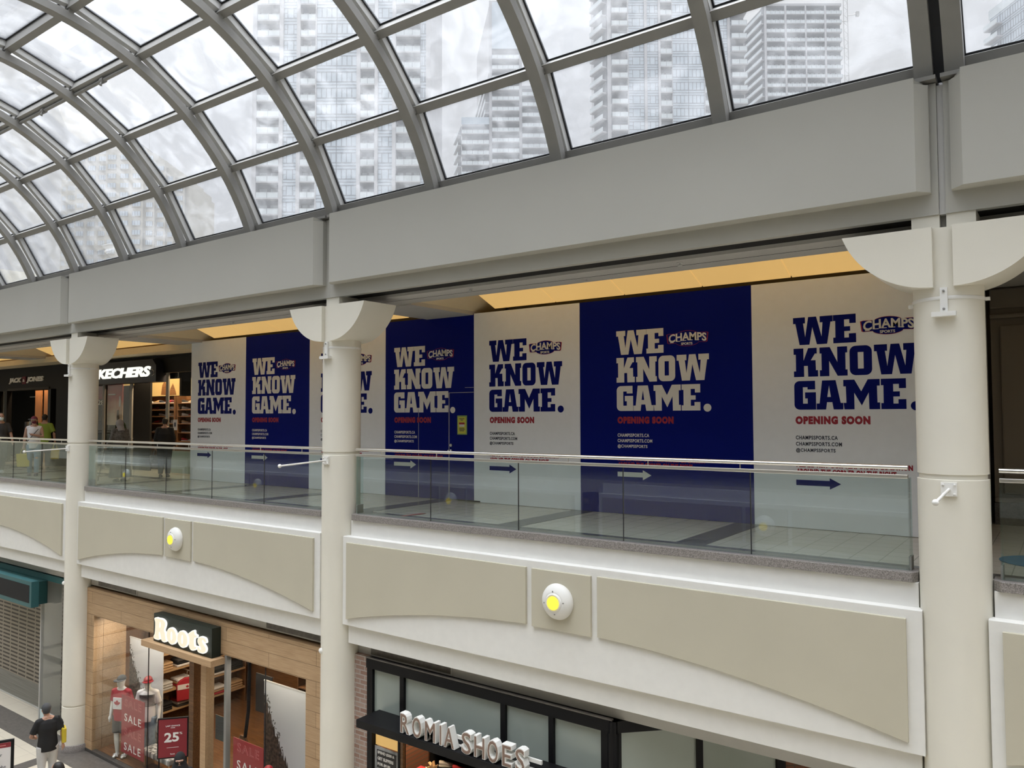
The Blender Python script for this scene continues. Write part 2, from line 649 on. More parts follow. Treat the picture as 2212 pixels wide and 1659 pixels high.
def chaikin(p, n=2):
    for _ in range(n):
        q = []
        for i in range(len(p)):
            a, b = p[i], p[(i + 1) % len(p)]
            q += [(a[0] * .75 + b[0] * .25, a[1] * .75 + b[1] * .25), (a[0] * .25 + b[0] * .75, a[1] * .25 + b[1] * .75)]
        p = q
    return p

def arc(cx, cy, rx, ry, a0, a1, n=6):
    return [(cx + rx * cos(rad(a0 + (a1 - a0) * i / n)), cy + ry * sin(rad(a0 + (a1 - a0) * i / n))) for i in range(n + 1)]
# ------------------------------------------------------------------ main dimensions
XA, S = -9.955, 8.98
XB, XC, XD, XE, XR = XA + S, XA - S, XA - 2 * S, XA - 3 * S, XA + 2 * S
ZLOW = -6.03
YC = 8.87                      # column line
YH = 11.46                     # hoarding face
VY, VZ = 4.63, 3.453           # vault centre

# ------------------------------------------------------------------ floors, ceilings, walls of the mall
struct('floor', box(-40, 16, 9.04, 18, -.30, 0), 'floor')
struct('floor_lower', box(-40, 16, -6, 16, ZLOW - .3, ZLOW), 'lowfloor')
struct('ground', box(-700, 500, -300, 700, -9, -8.2), 'concretewarm')
k = 1
for x in (-31.0, -28.0, -25.0, -22.0, -19.0, -16.05, -13.05, -10.1, -7.0, -4.15, 1.8, 4.8):
    struct('trim_%d' % k, box(x, x + .4, 9.05, YH, -.001, .003), 'floordark'); k += 1
struct('trim_%d' % k, box(-40, 8, 9.045, 9.30, -.001, .004), 'floordark'); k += 1
struct('trim_%d' % k, box(-40, -18.7, 11.0, 11.3, -.001, .004), 'floordark'); k += 1
# lower floor bands
struct('trim_%d' % k, box(-40, 16, 8.30, 8.95, ZLOW - .001, ZLOW + .004), 'lowdark'); k += 1
for x in (-28.0, -25.0, -22.0, -19.05, -16.0, -13.0):
    struct('trim_%d' % k, box(x, x + .36, 0, 8.30, ZLOW - .001, ZLOW + .004), 'lowdark'); k += 1
struct('trim_%d' % k, box(-40, 16, 6.2, 6.5, ZLOW - .002, ZLOW + .003), 'lowdark'); k += 1

# solid building behind the shop fronts and behind the viewer
struct('wall_back', box(-40, 16, 18, 18.3, ZLOW, 5.6), 'beige')
struct('wall_right', box(16, 16.3, -6, 18, ZLOW - .3, 5.6), 'beige')
struct('wall_left', box(-40.3, -40, -6, 18, ZLOW - .3, 8.5), 'beige')
struct('wall_near', box(-40, 16, -6.3, -6, ZLOW - .3, 5.6), 'plaster')
struct('floor_near', box(-40, 16, -6, .42, -.32, 0), 'floor')
struct('ceiling_near', box(-40, 16, -6.3, .45, 3.6, 5.1), 'soffit')
struct('roof', box(-40.3, 16.3, 8.98, 18.3, 4.86, 5.3), 'concrete')
# lower storey: ceiling slab under the upper floor
struct('ceiling_lower', box(-40, 16, 9.0, 18, -2.28, -.30), 'soffit')

# upper gallery soffit with hipped, lit coffers
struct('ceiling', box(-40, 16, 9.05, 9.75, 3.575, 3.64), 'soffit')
struct('trim_%d' % k, box(-40, 16, 8.72, 9.05, 3.62, 3.66), 'dark'); k += 1  # black sheet standing in for the shade inside the open slot
struct('trim_%d' % k, box(XB - .028, XB + .028, 8.625, 8.70, 3.60, 4.90), 'soffit'); k += 1
struct('trim_%d' % k, box(-40, 16, 9.40, 9.412, 3.573, 3.577), 'dark'); k += 1
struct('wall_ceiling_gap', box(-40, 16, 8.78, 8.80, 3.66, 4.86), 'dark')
cj = 1
for xj in (XE, XD, XC, XA, XB, XR):
    x0, x1 = xj - .42, xj + .76
    struct('ceiling_band_%d' % cj, box(x0, x1, 9.75, 12.3, 3.55, 3.62), 'soffit')
    if xj > XE:
        a, b = xj - S + .76, xj - .42                # coffer between two bands
        zt, yt = 4.32, 9.75
        m = MB()
        m.add([(a, 9.75, 3.62), (a, 12.3, 3.62), (a + .85, 12.3, 4.3), (a + .85, 9.75, 4.3)], [(0, 1, 2, 3)])
        m.add([(b, 9.75, 3.62), (b, 12.3, 3.62), (b - .85, 12.3, 4.3), (b - .85, 9.75, 4.3)], [(3, 2, 1, 0)])
        m.add([(a, 9.75, 3.62), (b, 9.75, 3.62), (b, 9.75, 4.5), (a, 9.75, 4.5)], [(0, 1, 2, 3)])
        struct('ceiling_coffer_%d' % cj, m, 'cove')
        # the lit amber ceiling light of the coffer: panels in a row, sloping down to the back
        t = thing('cove_light', {XD: 'amber ceiling light strip over the far end of the gallery, beyond the leftmost column',
                                 XC: 'amber ceiling light strip above the black clothing shop on the far left',
                                 XA: 'amber ceiling light strip over the left white and blue hoarding, between the two left columns',
                                 XB: 'longest amber ceiling light strip, over the blue hoarding right of the middle column',
                                 XR: 'amber ceiling light strip right of the big right column'}[xj],
                  'ceiling light', ((a + b) / 2, 11.5, 3.6), 0, 'amber cove lights of the upper gallery')
        npan = 5
        for i in range(npan):
            p0 = a + .5 + (b - a - 1.0) * i / npan + .012
            p1 = a + .5 + (b - a - 1.0) * (i + 1) / npan - .012
            obj('lit_panel', MB().hexa([(p0, 9.80, 4.28), (p1, 9.80, 4.28), (p1, 11.47, 3.63), (p0, 11.47, 3.63),
                                        (p0, 9.80, 4.32), (p1, 9.80, 4.32), (p1, 11.50, 3.67), (p0, 11.50, 3.67)]), 'amber', t)
        obj('backing', MB().hexa([(a + .3, 9.76, 4.34), (b - .3, 9.76, 4.34), (b - .3, 12.3, 3.70), (a + .3, 12.3, 3.70),
                                  (a + .3, 9.76, 4.40), (b - .3, 9.76, 4.40), (b - .3, 12.3, 3.78), (a + .3, 12.3, 3.78)]), 'cove', t)
    cj += 1
struct('wall_bulkhead', box(-40, -18.66, 11.50, 12.3, 3.42, 3.60), 'cove')

# sprinkler heads in the soffit
for i, (x, y) in enumerate(((-13.9, 9.45), (-5.55, 9.5), (-22.7, 9.5), (-4.0, 9.2), (-7.4, 9.15))):
    m = MB().lathe([(.045, 0), (.045, -.008), (.012, -.012), (.012, -.035), (.03, -.037), (.03, -.043)], (x, y, 3.574), n=12)
    tag(obj('fire_sprinkler', m, 'alu', smooth=True), 'small ceiling sprinkler under the grey gallery soffit, ' + ['left of the middle column', 'above the wide blue hoarding', 'at the far left', 'nearest the right column', 'right of the middle column'][i], 'sprinkler', 'sprinkler heads in the soffit')

# ------------------------------------------------------------------ long white beam under the glass roof
bay_names = {XD: 'far left end', XC: 'left of the leftmost column', XA: 'between the two left columns', XB: 'between the middle and right columns', XR: 'right of the big right column'}
for xj in (XD, XC, XA, XB, XR):
    a, b = xj - S, xj
    t = thing('roof_beam', 'white beam with raised flat face under the glass roof, ' +
              {XD: 'at the far end', XC: 'cut by left picture edge',
               XA: 'from leftmost to middle column', XB: 'from middle to right column',
               XR: 'cut by right picture edge'}[xj], 'beam', ((a + b) / 2, 8.6, 3.6), 0, 'white roof beams')
    g0 = .03 if abs(a - XB) < .01 else .001
    g1 = .03 if abs(b - XB) < .01 else .001
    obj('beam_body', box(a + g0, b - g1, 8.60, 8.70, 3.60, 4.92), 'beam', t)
    p0, p1, c = a + .09, b - .09, .11
    z0, z1 = 3.81, 4.945
    m = MB()
    m.prismz([(p0, 8.60), (p0, 8.52), (p0 + c, 8.40), (p1 - c, 8.40), (p1, 8.52), (p1, 8.60)], z0, z1 - .06)
    m.prismz([(p0 + .05, 8.62), (p0 + .05, 8.54), (p0 + c, 8.42), (p1 - c, 8.42), (p1 - .05, 8.54), (p1 - .05, 8.62)], z1 - .06, z1 - .02)
    m.hexa([(p0 + c, 8.40, z1 - .06), (p1 - c, 8.40, z1 - .06), (p1 - c, 8.62, z1 - .06), (p0 + c, 8.62, z1 - .06),
            (p0 + c, 8.40, z1), (p1 - c, 8.40, z1), (p1 - c, 8.62, z1), (p0 + c, 8.62, z1)])
    obj('raised_face', m, 'beam', t)
    obj('sill_flashing', box(a + .02, b - .02, 8.50, 8.98, 4.93, 4.97), 'steelgrey', t)
struct('trim_%d' % k, box(-40, 16, 8.78, 8.98, 4.70, 4.93), 'soffit'); k += 1
struct('trim_%d' % k, box(-40, 16, .28, .76, 4.6, 4.97), 'beam'); k += 1

# ------------------------------------------------------------------ glass barrel roof
RIB0, RIB1 = 4.25, 4.37
A0, A1 = 20.6, 159.4
ANG = [22.0, 36.5, 51.0, 65.5, 80.0, 100.0, 114.5, 129.0, 143.5, 158.0]
def vp(r, a, x):
    return (x, VY + r * cos(rad(a)), VZ + r * sin(rad(a)))
def arc_bar(m, x0, x1, r0, r1, a0, a1, n, k=0):
    vs, fs = [], []
    for i in range(n + 1):
        a = a0 + (a1 - a0) * i / n
        vs += [vp(r0, a, x0), vp(r0, a, x1), vp(r1, a, x1), vp(r1, a, x0)]
    for i in range(n):
        for j in range(4):
            p, q = i * 4 + j, i * 4 + (j + 1) % 4
            fs.append((p, q, q + 4, p + 4))
    fs += [(3, 2, 1, 0), (n * 4, n * 4 + 1, n * 4 + 2, n * 4 + 3)]
    return m.add(vs, fs, k)

RIBX = [XA + S / 4 * i for i in range(-11, 9)]
def rib_label(i):
    n = i            # index from column A
    if n == 0: return 'curved grey roof rib landing on the beam joint above the middle column'
    if n == 4: return 'thick curved grey roof rib left of the beam joint above the right column'
    if n > 4: return 'curved grey roof rib right of the right column, beyond the double rib' + ['', ', second', ', third', ', fourth'][n - 5]
    if n > 0: return 'curved grey roof rib, %s to the right of the rib above the middle column' % ['first', 'second', 'third'][n - 1]
    return 'curved grey roof rib, %s to the left of the rib above the middle column' % ['first', 'second', 'third', 'fourth', 'fifth', 'sixth', 'seventh', 'eighth', 'ninth', 'tenth', 'eleventh'][-n - 1]
for i, x in enumerate(RIBX):
    n = i - 11
    w = .085
    xs = [x] if n != 4 else [x - .135, x + .135]
    for j, xx in enumerate(xs):
        m = arc_bar(MB(), xx - w, xx + w, RIB0, RIB1, A0 - .4, A1 + .4, 40)
        o = obj('roof_rib', m, 'steelgrey', origin=(xx, 8.6, 4.96))
        smooth_mesh(o.data, 25)
        lb = rib_label(n)
        if n == 4 and j == 1:
            lb = 'thick curved grey roof rib right of the beam joint above the right column'
        tag(o, lb, 'roof rib', 'curved ribs of the glass roof')
    if n == 4:
        struct('trim_%d' % k, arc_bar(MB(), x - .048, x + .048, 4.33, 4.40, A0 - .4, A1 + .4, 40), 'gasket'); k += 1

# glazing: one roof light per rib interval, with its own bars, purlins, gaskets and panes
G0, G1 = 4.49, 4.605            # glazing bar
wi = 1
for i in range(len(RIBX) - 1):
    x0, x1 = RIBX[i], RIBX[i + 1]
    n = i - 11
    if n == 4: x0 += .135
    if n == 3: x1 -= .135
    t = bpy.data.objects.new('window_%d' % wi, None)
    COL.objects.link(t)
    t.location = ((x0 + x1) / 2, VY, 5.0)
    t['kind'] = 'structure'
    wi += 1
    m = MB()
    for xx, sg in ((x0, 1), (x1, -1)):
        a, b = (xx, xx + sg * .06)
        m = MB()
        for q in range(len(ANG) - 1):
            arc_bar(m, min(a, b), max(a, b), G0, G1, ANG[q], ANG[q + 1], 1)
        obj('glazing_bar', m, 'alu', t)
    for q, an in enumerate(ANG):
        m = MB()
        da = .75
        arc_bar(m, x0 + .02, x1 - .02, 4.415 if 0 < q < 9 else 4.38, 4.60, an - da, an + da, 2)
        for xx in (x0 + .03, x1 - .03):      # cleat fixing it to the rib
            arc_bar(m, xx - .05, xx + .05, 4.36, 4.43, an - .5, an + .5, 2)
        obj('purlin', m, 'steelgrey', t)
    for q in range(len(ANG) - 1):
        a0, a1 = ANG[q] + .75, ANG[q + 1] - .75
        g = MB()
        c0, c1 = x0 + .06, x1 - .06
        arc_bar(g, c0, c0 + .02, 4.58, 4.615, a0, a1, 1)
        arc_bar(g, c1 - .02, c1, 4.58, 4.615, a0, a1, 1)
        arc_bar(g, c0, c1, 4.58, 4.615, a0, a0 + .30, 1)
        arc_bar(g, c0, c1, 4.58, 4.615, a1 - .30, a1, 1)
        obj('gasket', g, 'gasket', t)
        p = arc_bar(MB(), c0 + .01, c1 - .01, 4.592, 4.608, a0 + .1, a1 - .1, 1)
        obj('pane', p, 'skyglass', t)

# sprinkler pipe under the high purlin row, one length between each pair of ribs
for i in range(0, 10):
    x0, x1 = RIBX[i] - .05, RIBX[i + 1] - .02
    m = MB()
    a = 65.0
    m.tube([vp(4.375, a, x0), vp(4.375, a, x1)], .03, 10)
    mid = (x0 + x1) / 2
    m.tube([vp(4.375, a, mid - .05), vp(4.375, a, mid + .05)], .05, 10)
    m.tube([vp(4.375, a, mid), vp(4.28, a, mid)], [.03, .018], 8)
    m.tube([vp(4.275, a, mid), vp(4.27, a, mid)], .03, 8)
    tag(obj('sprinkler_pipe', m, 'steelgrey', smooth=True),
        'grey sprinkler pipe under the high purlin, %s' %
        ['at the far left end', 'second from the far left', 'third from the far left', 'fourth from the far left', 'fifth from the far left', 'sixth from the far left',
         'fourth gap left of middle column rib', 'third gap left of middle column rib', 'second gap left of middle column rib', 'first gap left of middle column rib, nearest'][i],
        'pipe', 'roof sprinkler pipes')

# ------------------------------------------------------------------ columns
def column(x, label):
    t = thing('column', label, 'column', (x, YC, ZLOW), 0, 'round ivory columns')
    m = MB().lathe([(.318, ZLOW), (.318, -5.03), (.300, -5.025), (.300, -4.99), (.318, -4.985), (.318, .985), (.300, .99), (.300, 1.035), (.315, 1.04), (.315, 3.458)], (x, YC, 0), n=64)
    obj('shaft', m, 'plaster', t, smooth=True)
    obj('base_plinth', MB().lathe([(.365, ZLOW + .004), (.365, ZLOW + .15), (.36, ZLOW + .158)], (x, YC, 0), n=48), 'granite', t, smooth=True)
    R, w, h = .874, .83, .60
    for sg in (-1, 1):
        pts = [(x + sg * .088, 3.462)]
        for i in range(21):
            a = rad(71.8 * i / 20)
            pts.append((x + sg * (.088 + R * sin(a)), 2.866 + R * (1 - cos(a))))
        pts[-1] = (x + sg * (.088 + w), 3.462)
        if sg < 0: pts = pts[::-1]
        o = obj('capital_wing', MB().prism(pts, 8.50, 9.22), 'plaster', t)
        smooth_mesh(o.data, 30)
    m = MB()
    if abs(x - XB) < .01:
        m.box(x - .28, x - .03, 8.62, 9.1, 3.46, 3.66); m.box(x + .03, x + .28, 8.62, 9.1, 3.46, 3.66)
        m.box(x - .03, x + .03, 8.70, 9.1, 3.46, 3.66, 1)
    else:
        m.box(x - .11, x + .20, 8.62, 9.1, 3.46, 3.66)
    obj('stub', m, ['plaster', 'steelgrey'], t)
    m = MB().lathe([(.319, 2.745), (.322, 2.75), (.322, 2.775), (.319, 2.78)], (x, YC, 0), n=64)
    m.box(x + .312, x + .36, YC - .03, YC + .03, 2.745, 2.775); m.box(x - .36, x - .312, YC - .03, YC + .03, 2.72, 2.75)
    obj('clamp_band', m, 'white', t, smooth=True)
    b = obj('banner_bracket', box(x - .032, x + .032, YC - .352, YC - .318, 2.62, 2.86).box(x - .105, x + .105, YC - .40, YC - .318, 2.575, 2.62), 'white', t)
    m = MB()
    for z in (2.825, 2.65):
        m.lathe([(.012, 0), (.012, .012), (.006, .016)], (x, YC - .352, z), 'y', 8)
    obj('bolt', m, 'steelgrey', b)
    p = obj('pole_holder', box(x - .068, x + .068, YC - .345, YC - .30, .835, .965), 'white', t)
    m = MB()
    for dx in (-.048, .048):
        for dz in (-.045, .045):
            m.lathe([(.012, 0), (.012, .008), (.006, .012)], (x + dx, YC - .345, .90 + dz), 'y', 8)
    obj('bolt', m, 'white', p)
    obj('pole', MB().tube([(x, YC - .34, .90), (x, 7.63, .858)], .014, 10).ball((x, 7.62, .858), .03), 'white', p, smooth=True)
    obj('sensor', MB().lathe([(.045, 0), (.045, .02), (.02, .04)], (x - .13, YC - .29, -2.22), 'y', 12), 'white', t, smooth=True)
    return t
column(XC, 'leftmost round ivory column, between the black clothing shop and the lit shoe shop')
column(XA, 'middle round ivory column in front of the white and blue hoarding')
column(XB, 'big round ivory column at the right, nearest the viewer')
column(XD, 'far round ivory column beyond the left picture edge')
column(XR, 'round ivory column beyond the right picture edge')

# ------------------------------------------------------------------ balcony edge: fascia, lamp, curb, glass railing
AR = 17.86
def arch_z(x, c):
    return -1.165 - AR + math.sqrt(AR * AR - (x - c) ** 2)
def fascia(a, b, Y0, sg, lab, lamp_lab, panel=True, grp='balcony fascias'):
    """Y0 = frame face, sg = +1 when the front looks towards -Y"""
    c = (a + b) / 2
    def Y(d):
        return Y0 + sg * d
    def bx(x0, x1, d0, d1, z0, z1):
        y0, y1 = sorted((Y(d0), Y(d1)))
        return box(x0, x1, y0, y1, z0, z1)
    t = thing('balcony_fascia', lab, 'fascia', (c, Y(.1), -2.05), 0, grp)
    obj('frame', bx(a + .285, b - .275, 0, .16, -1.745, -.325), 'white', t, bevel=.006)
    obj('upper_band', bx(a + .33, b - .32, .13, .40, -.34, -.074), 'white', t, bevel=.006)
    obj('lower_band', bx(a + .33, b - .32, .085, .32, -2.055, -1.73), 'white', t, bevel=.006)
    for q0, q1 in ((a + .40, c - .555), (c + .545, b - .42)):
        n = 24
        pts = [(q0 + (q1 - q0) * i / n, arch_z(q0 + (q1 - q0) * i / n, c)) for i in range(n + 1)]
        pts += [(q1, -.415), (q0, -.415)]
        y0, y1 = sorted((Y(-.04), Y(.02)))
        obj('arched_panel', MB().prism(pts, y0, y1), 'beige', t, bevel=.004)
    obj('lamp_panel', bx(c - .46, c + .45, -.04, .02, -1.187, -.42), 'beige', t, bevel=.004)
    lt = thing('wall_lamp', lamp_lab, 'lamp', (c - .03, Y(-.04), -.80), 0, 'round dome lamps on the balcony fascia')
    m = MB()
    rings = [(.09, .13), (.105, .135), (.12, .128), (.125, .118), (.14, .118), (.15, .114), (.19, .09), (.222, .055), (.235, .02), (.228, 0), (.0, 0)]
    prof = [(r, h) for r, h in rings[:-1]]
    if sg > 0:
        m.lathe([(r, h) for r, h in prof], (c - .03, Y(-.04), -.80), 'y', 40)
    else:
        m.lathe([(r, -h) for r, h in prof], (c - .03, Y(-.04), -.80), 'y', 40)
    obj('dome', m, 'white', lt, smooth=True)
    s = 1 if sg > 0 else -1
    obj('lens', MB().lathe([(.088, .126 * s), (.086, .146 * s), (.05, .154 * s)], (c - .03, Y(-.04), -.80), 'y', 28), 'lampglow', lt, smooth=True)
    m = MB()
    for i in range(4):
        an = PI / 2 * i + .1
        m.lathe([(.009, .112 * s), (.009, .122 * s)], (c - .03 + .146 * cos(an), Y(-.04), -.80 + .146 * sin(an)), 'y', 8)
    obj('screw', m, 'steelgrey', lt)
    return t
cn = {XC: ('ivory balcony edge with a beige arched panel at the left picture edge', 'round white dome lamp on the far left balcony edge'),
      XA: ('ivory balcony edge with beige arched panels above the wood-fronted shop', 'smaller round white dome lamp above the wood-fronted shop'),
      XB: ('large ivory balcony edge with beige arched panels above the shoe shop', 'large round white dome lamp glowing yellow above the shoe shop'),
      XR: ('ivory balcony edge cut by the right picture edge', 'round white dome lamp beyond the right picture edge'),
      XD: ('ivory balcony edge beyond the left picture edge', 'round white dome lamp beyond the left picture edge')}
for xj in (XD, XC, XA, XB, XR):
    fascia(xj - S, xj, 8.66, 1, *cn[xj])
# the same edge on the viewer's side of the void, seen mirrored in the glass
for i, xj in enumerate((XC, XA, XB, XD)):
    fascia(xj - S, xj, .60, -1, 'ivory balcony edge on the near side of the void, %s' % ['second from left', 'third from left', 'at the right end', 'at the left end'][i],
           'round dome lamp on the near side of the void, %s' % ['second from left', 'third from left', 'at the right end', 'at the left end'][i], grp='near side fascias')

def railing(a, b, lab, clab, n=5):
    x0, x1 = a + .395, b - .40
    c = (a + b) / 2
    tag(obj('granite_curb', MB().prismz([(a + .325, 8.83), (a + .39, 8.745), (b - .37, 8.745), (b - .325, 8.83), (b - .325, 9.04), (a + .325, 9.04)], -.072, .028), 'granite', bevel=.006),
        clab, 'curb', 'granite balcony curbs')
    t = thing('glass_railing', lab, 'railing', (c, 8.84, .03), 0, 'glass railings of the upper gallery')
    w = (x1 - x0) / n
    for i in range(n):
        obj('glass_panel', box(x0 + w * i + .006, x0 + w * (i + 1) - .006, 8.834, 8.846, .029, .975), 'railglass', t)
    for i in range(1, n):
        obj('joint_seal', box(x0 + w * i - .006, x0 + w * i + .006, 8.836, 8.844, .03, .965), 'gasket', t)
    for xe in (x0, x1):
        obj('return_panel', box(xe - .006, xe + .006, 8.85, 8.99, .17, .97), 'railglass', t)
        obj('return_shoe', box(xe - .012, xe + .012, 8.85, 8.99, .029, .17), 'steelgrey', t)
    obj('channel', box(x0 - .0, x1, 8.822, 8.858, .965, 1.005), 'steel', t, bevel=.004)
    obj('handrail', MB().tube([(x0, 8.84, 1.078), (x1, 8.84, 1.078)], .0235, 16), 'steel', t, smooth=True)
    m = int(round((x1 - x0) / 1.13))
    for i in range(m):
        xx = x0 + (x1 - x0) * (i + .5) / m
        obj('standoff', MB().tube([(xx, 8.84, 1.0), (xx, 8.84, 1.06)], .007, 8), 'steel', t, smooth=True)
rl = {XC: 'glass railing with steel handrail at the left, in front of the black clothing shop', XA: 'glass railing with steel handrail between the leftmost and middle columns',
      XB: 'glass railing with steel handrail between the middle and right columns', XR: 'glass railing with steel handrail at the right picture edge', XD: 'glass railing beyond the left picture edge'}
rc = {XC: 'grey granite curb under the far left glass railing', XA: 'grey granite curb between the leftmost and middle columns', XB: 'long grey granite curb between the middle and right columns',
      XR: 'grey granite curb at the right picture edge', XD: 'grey granite curb beyond the left picture edge'}
for xj in (XD, XC, XA, XB, XR):
    railing(xj - S, xj, rl[xj], rc[xj])
# dark slot backing between columns and curbs
for xj in (XD, XC, XA, XB, XR):
    struct('trim_%d' % k, box(xj - .34, xj + .34, 8.98, 9.06, -2.05, -.002), 'plaster'); k += 1

# right-hand wall beyond the right column
struct('wall_gallery', box(-.95, 8, 13.6, 13.8, 0, 3.6), 'dimmedwall')
m = box(-.95, 8, 13.52, 13.6, .32, .40).box(-.95, 8, 13.50, 13.6, 3.05, 3.12).box(-.95, 8, 13.54, 13.6, 3.2, 3.5)
for x in (-.83, .9, 2.6, 4.3):
    m.box(x, x + 1.5, 13.54, 13.6, .45, 2.95)
struct('trim_%d' % k, m, 'dimmedwall', bevel=.02); k += 1
struct('baseboard_gallery', box(-.95, 8, 13.48, 13.6, 0, .32), 'darkgranite')
struct('ceiling_gallery', box(-.95, 8, 12.3, 13.8, 3.52, 3.62), 'soffit')
m = MB().lathe([(.42, .004), (.42, .007)], (-.28, 10.3, 0), n=40)
m2 = box(-.36, -.2, 10.27, 10.33, .007, .009)
t = thing('floor_sticker', 'round blue sticker on the gallery floor right of the big right column', 'sticker', (-.28, 10.3, 0))
obj('disc', m, mat('sticker_blue', (.05, .16, .26), .4), t)
obj('arrow_mark', m2, 'white', t)
t = obj('floor_marking', MB().obox((-8.81, 9.37, .006), (.03, .26, 0), (-.045, .005, 0), (0, 0, .002)), mat('marking_red', (.22, .02, .03), .5))
tag(t, 'thin red marking on the gallery floor in front of the blue hoarding with the door', 'floor marking')
# ------------------------------------------------------------------ hoarding: printed panels
SL = {}
W_ = [(0, 1), (.307, 1), (.307, .78), (.255, .78), (.305, .27), (.39, 1), (.59, 1), (.72, .27), (.75, .78), (.68, .78), (.68, 1), (1, 1), (1, .78),
      (.945, .78), (.855, 0), (.60, 0), (.49, .63), (.41, 0), (.16, 0), (.06, .78), (0, .78)]
E_ = [(0, 1), (1, 1), (1, .68), (.72, .68), (.72, .82), (.49, .82), (.49, .575), (.75, .575), (.75, .41), (.49, .41), (.49, .18), (.69, .18), (.69, .32), (1, .32),
      (1, 0), (0, 0), (0, .2), (.1, .2), (.1, .79), (0, .79)]
K_ = [(0, 1), (.41, 1), (.41, .56), (.61, 1), (.96, 1), (.96, .80), (.88, .80), (.71, .57), (.905, .57), (.915, .22), (1, .22), (1, 0), (.595, 0), (.585, .38),
      (.425, .38), (.425, 0), (0, 0), (0, .2), (.09, .2), (.09, .79), (0, .79)]
N_ = [(0, 1), (.375, 1), (.645, .47), (.645, 1), (1, 1), (1, .79), (.93, .79), (.93, .21), (1, .21), (1, 0), (.645, 0), (.345, .53), (.345, 0), (0, 0), (0, .21),
      (.07, .21), (.07, .79), (0, .79)]
def rr(x0, x1, z0, z1, rx, rz):
    return (arc(x1 - rx, z1 - rz, rx, rz, 90, 0) + arc(x1 - rx, z0 + rz, rx, rz, 0, -90) + arc(x0 + rx, z0 + rz, rx, rz, -90, -180) + arc(x0 + rx, z1 - rz, rx, rz, 180, 90))
G_ = [(.97, 1), (.97, .70), (.62, .70), (.62, .78), (.40, .78), (.40, .21), (.62, .21), (.62, .39), (.5, .39), (.5, .6), (1, .6), (1, 0)] + arc(.25, .18, .25, .18, -90, -180) + arc(.25, .82, .25, .18, 180, 90)
A_ = [(.225, 1), (.73, 1), (.905, .22), (1, .22), (1, 0), (.645, 0), (.595, .25), (.395, .25), (.355, 0), (0, 0), (0, .21), (.115, .21)]
Ah = [(.48, .83), (.545, .43), (.41, .43)]
M_ = [(0, 1), (.31, 1), (.495, .60), (.68, 1), (1, 1), (1, .78), (.925, .78), (.93, .22), (1, .22), (1, 0), (.71, 0), (.70, .56), (.505, .13), (.30, .56), (.30, 0),
      (.02, 0), (.0, .22), (.08, .22), (.07, .78), (0, .78)]
O_ = [rr(0, 1, 0, 1, .28, .2), [(.37, .78), (.63, .78), (.63, .22), (.37, .22)][::-1]]
for nm, lp in (('W', [W_]), ('E', [E_]), ('K', [K_]), ('N', [N_]), ('G', [G_]), ('A', [A_, Ah]), ('M', [M_]), ('O', O_), ('.', [arc(.5, .5, .5, .5, 0, 345, 23)])):
    SL[nm] = fill_poly(lp)
ROWS = [('W', 0, .545, 2.632, 3.03), ('E', .55, .85, 2.632, 3.03), ('K', 0, .335, 2.172, 2.582), ('N', .36, .73, 2.172, 2.582), ('O', .76, 1.047, 2.172, 2.582),
        ('W', 1.075, 1.608, 2.172, 2.582), ('G', 0, .30, 1.70, 2.112), ('A', .307, .665, 1.70, 2.112), ('M', .67, 1.137, 1.70, 2.112), ('E', 1.152, 1.46, 1.70, 2.112), ('.', 1.512, 1.637, 1.68, 1.803)]
def badge(x0, x1, z0, z1, g=0.):
    def P(u, v): return (x0 + (x1 - x0) * u, z0 + (z1 - z0) * v)
    top = [P(0 + g, .80 - g), P(.06, .84 - g), P(.27, .83 - g)] + [P(.5 + .30 * sin(rad(a)), .62 - g + .38 * cos(rad(a))) for a in range(-50, 51, 10)] + [P(.73, .83 - g), P(.94, .84 - g), P(1 - g, .80 - g)]
    bot = [P(.975 - g, .24 + g), P(.94, .20 + g), P(.77, .22 + g)] + [P(.5 - .31 * sin(rad(a)), .36 + g - .36 * cos(rad(a))) for a in range(-55, 56, 10)] + [P(.23, .22 + g), P(.06, .20 + g), P(.025 + g, .24 + g)]
    return (top + bot)[::-1]
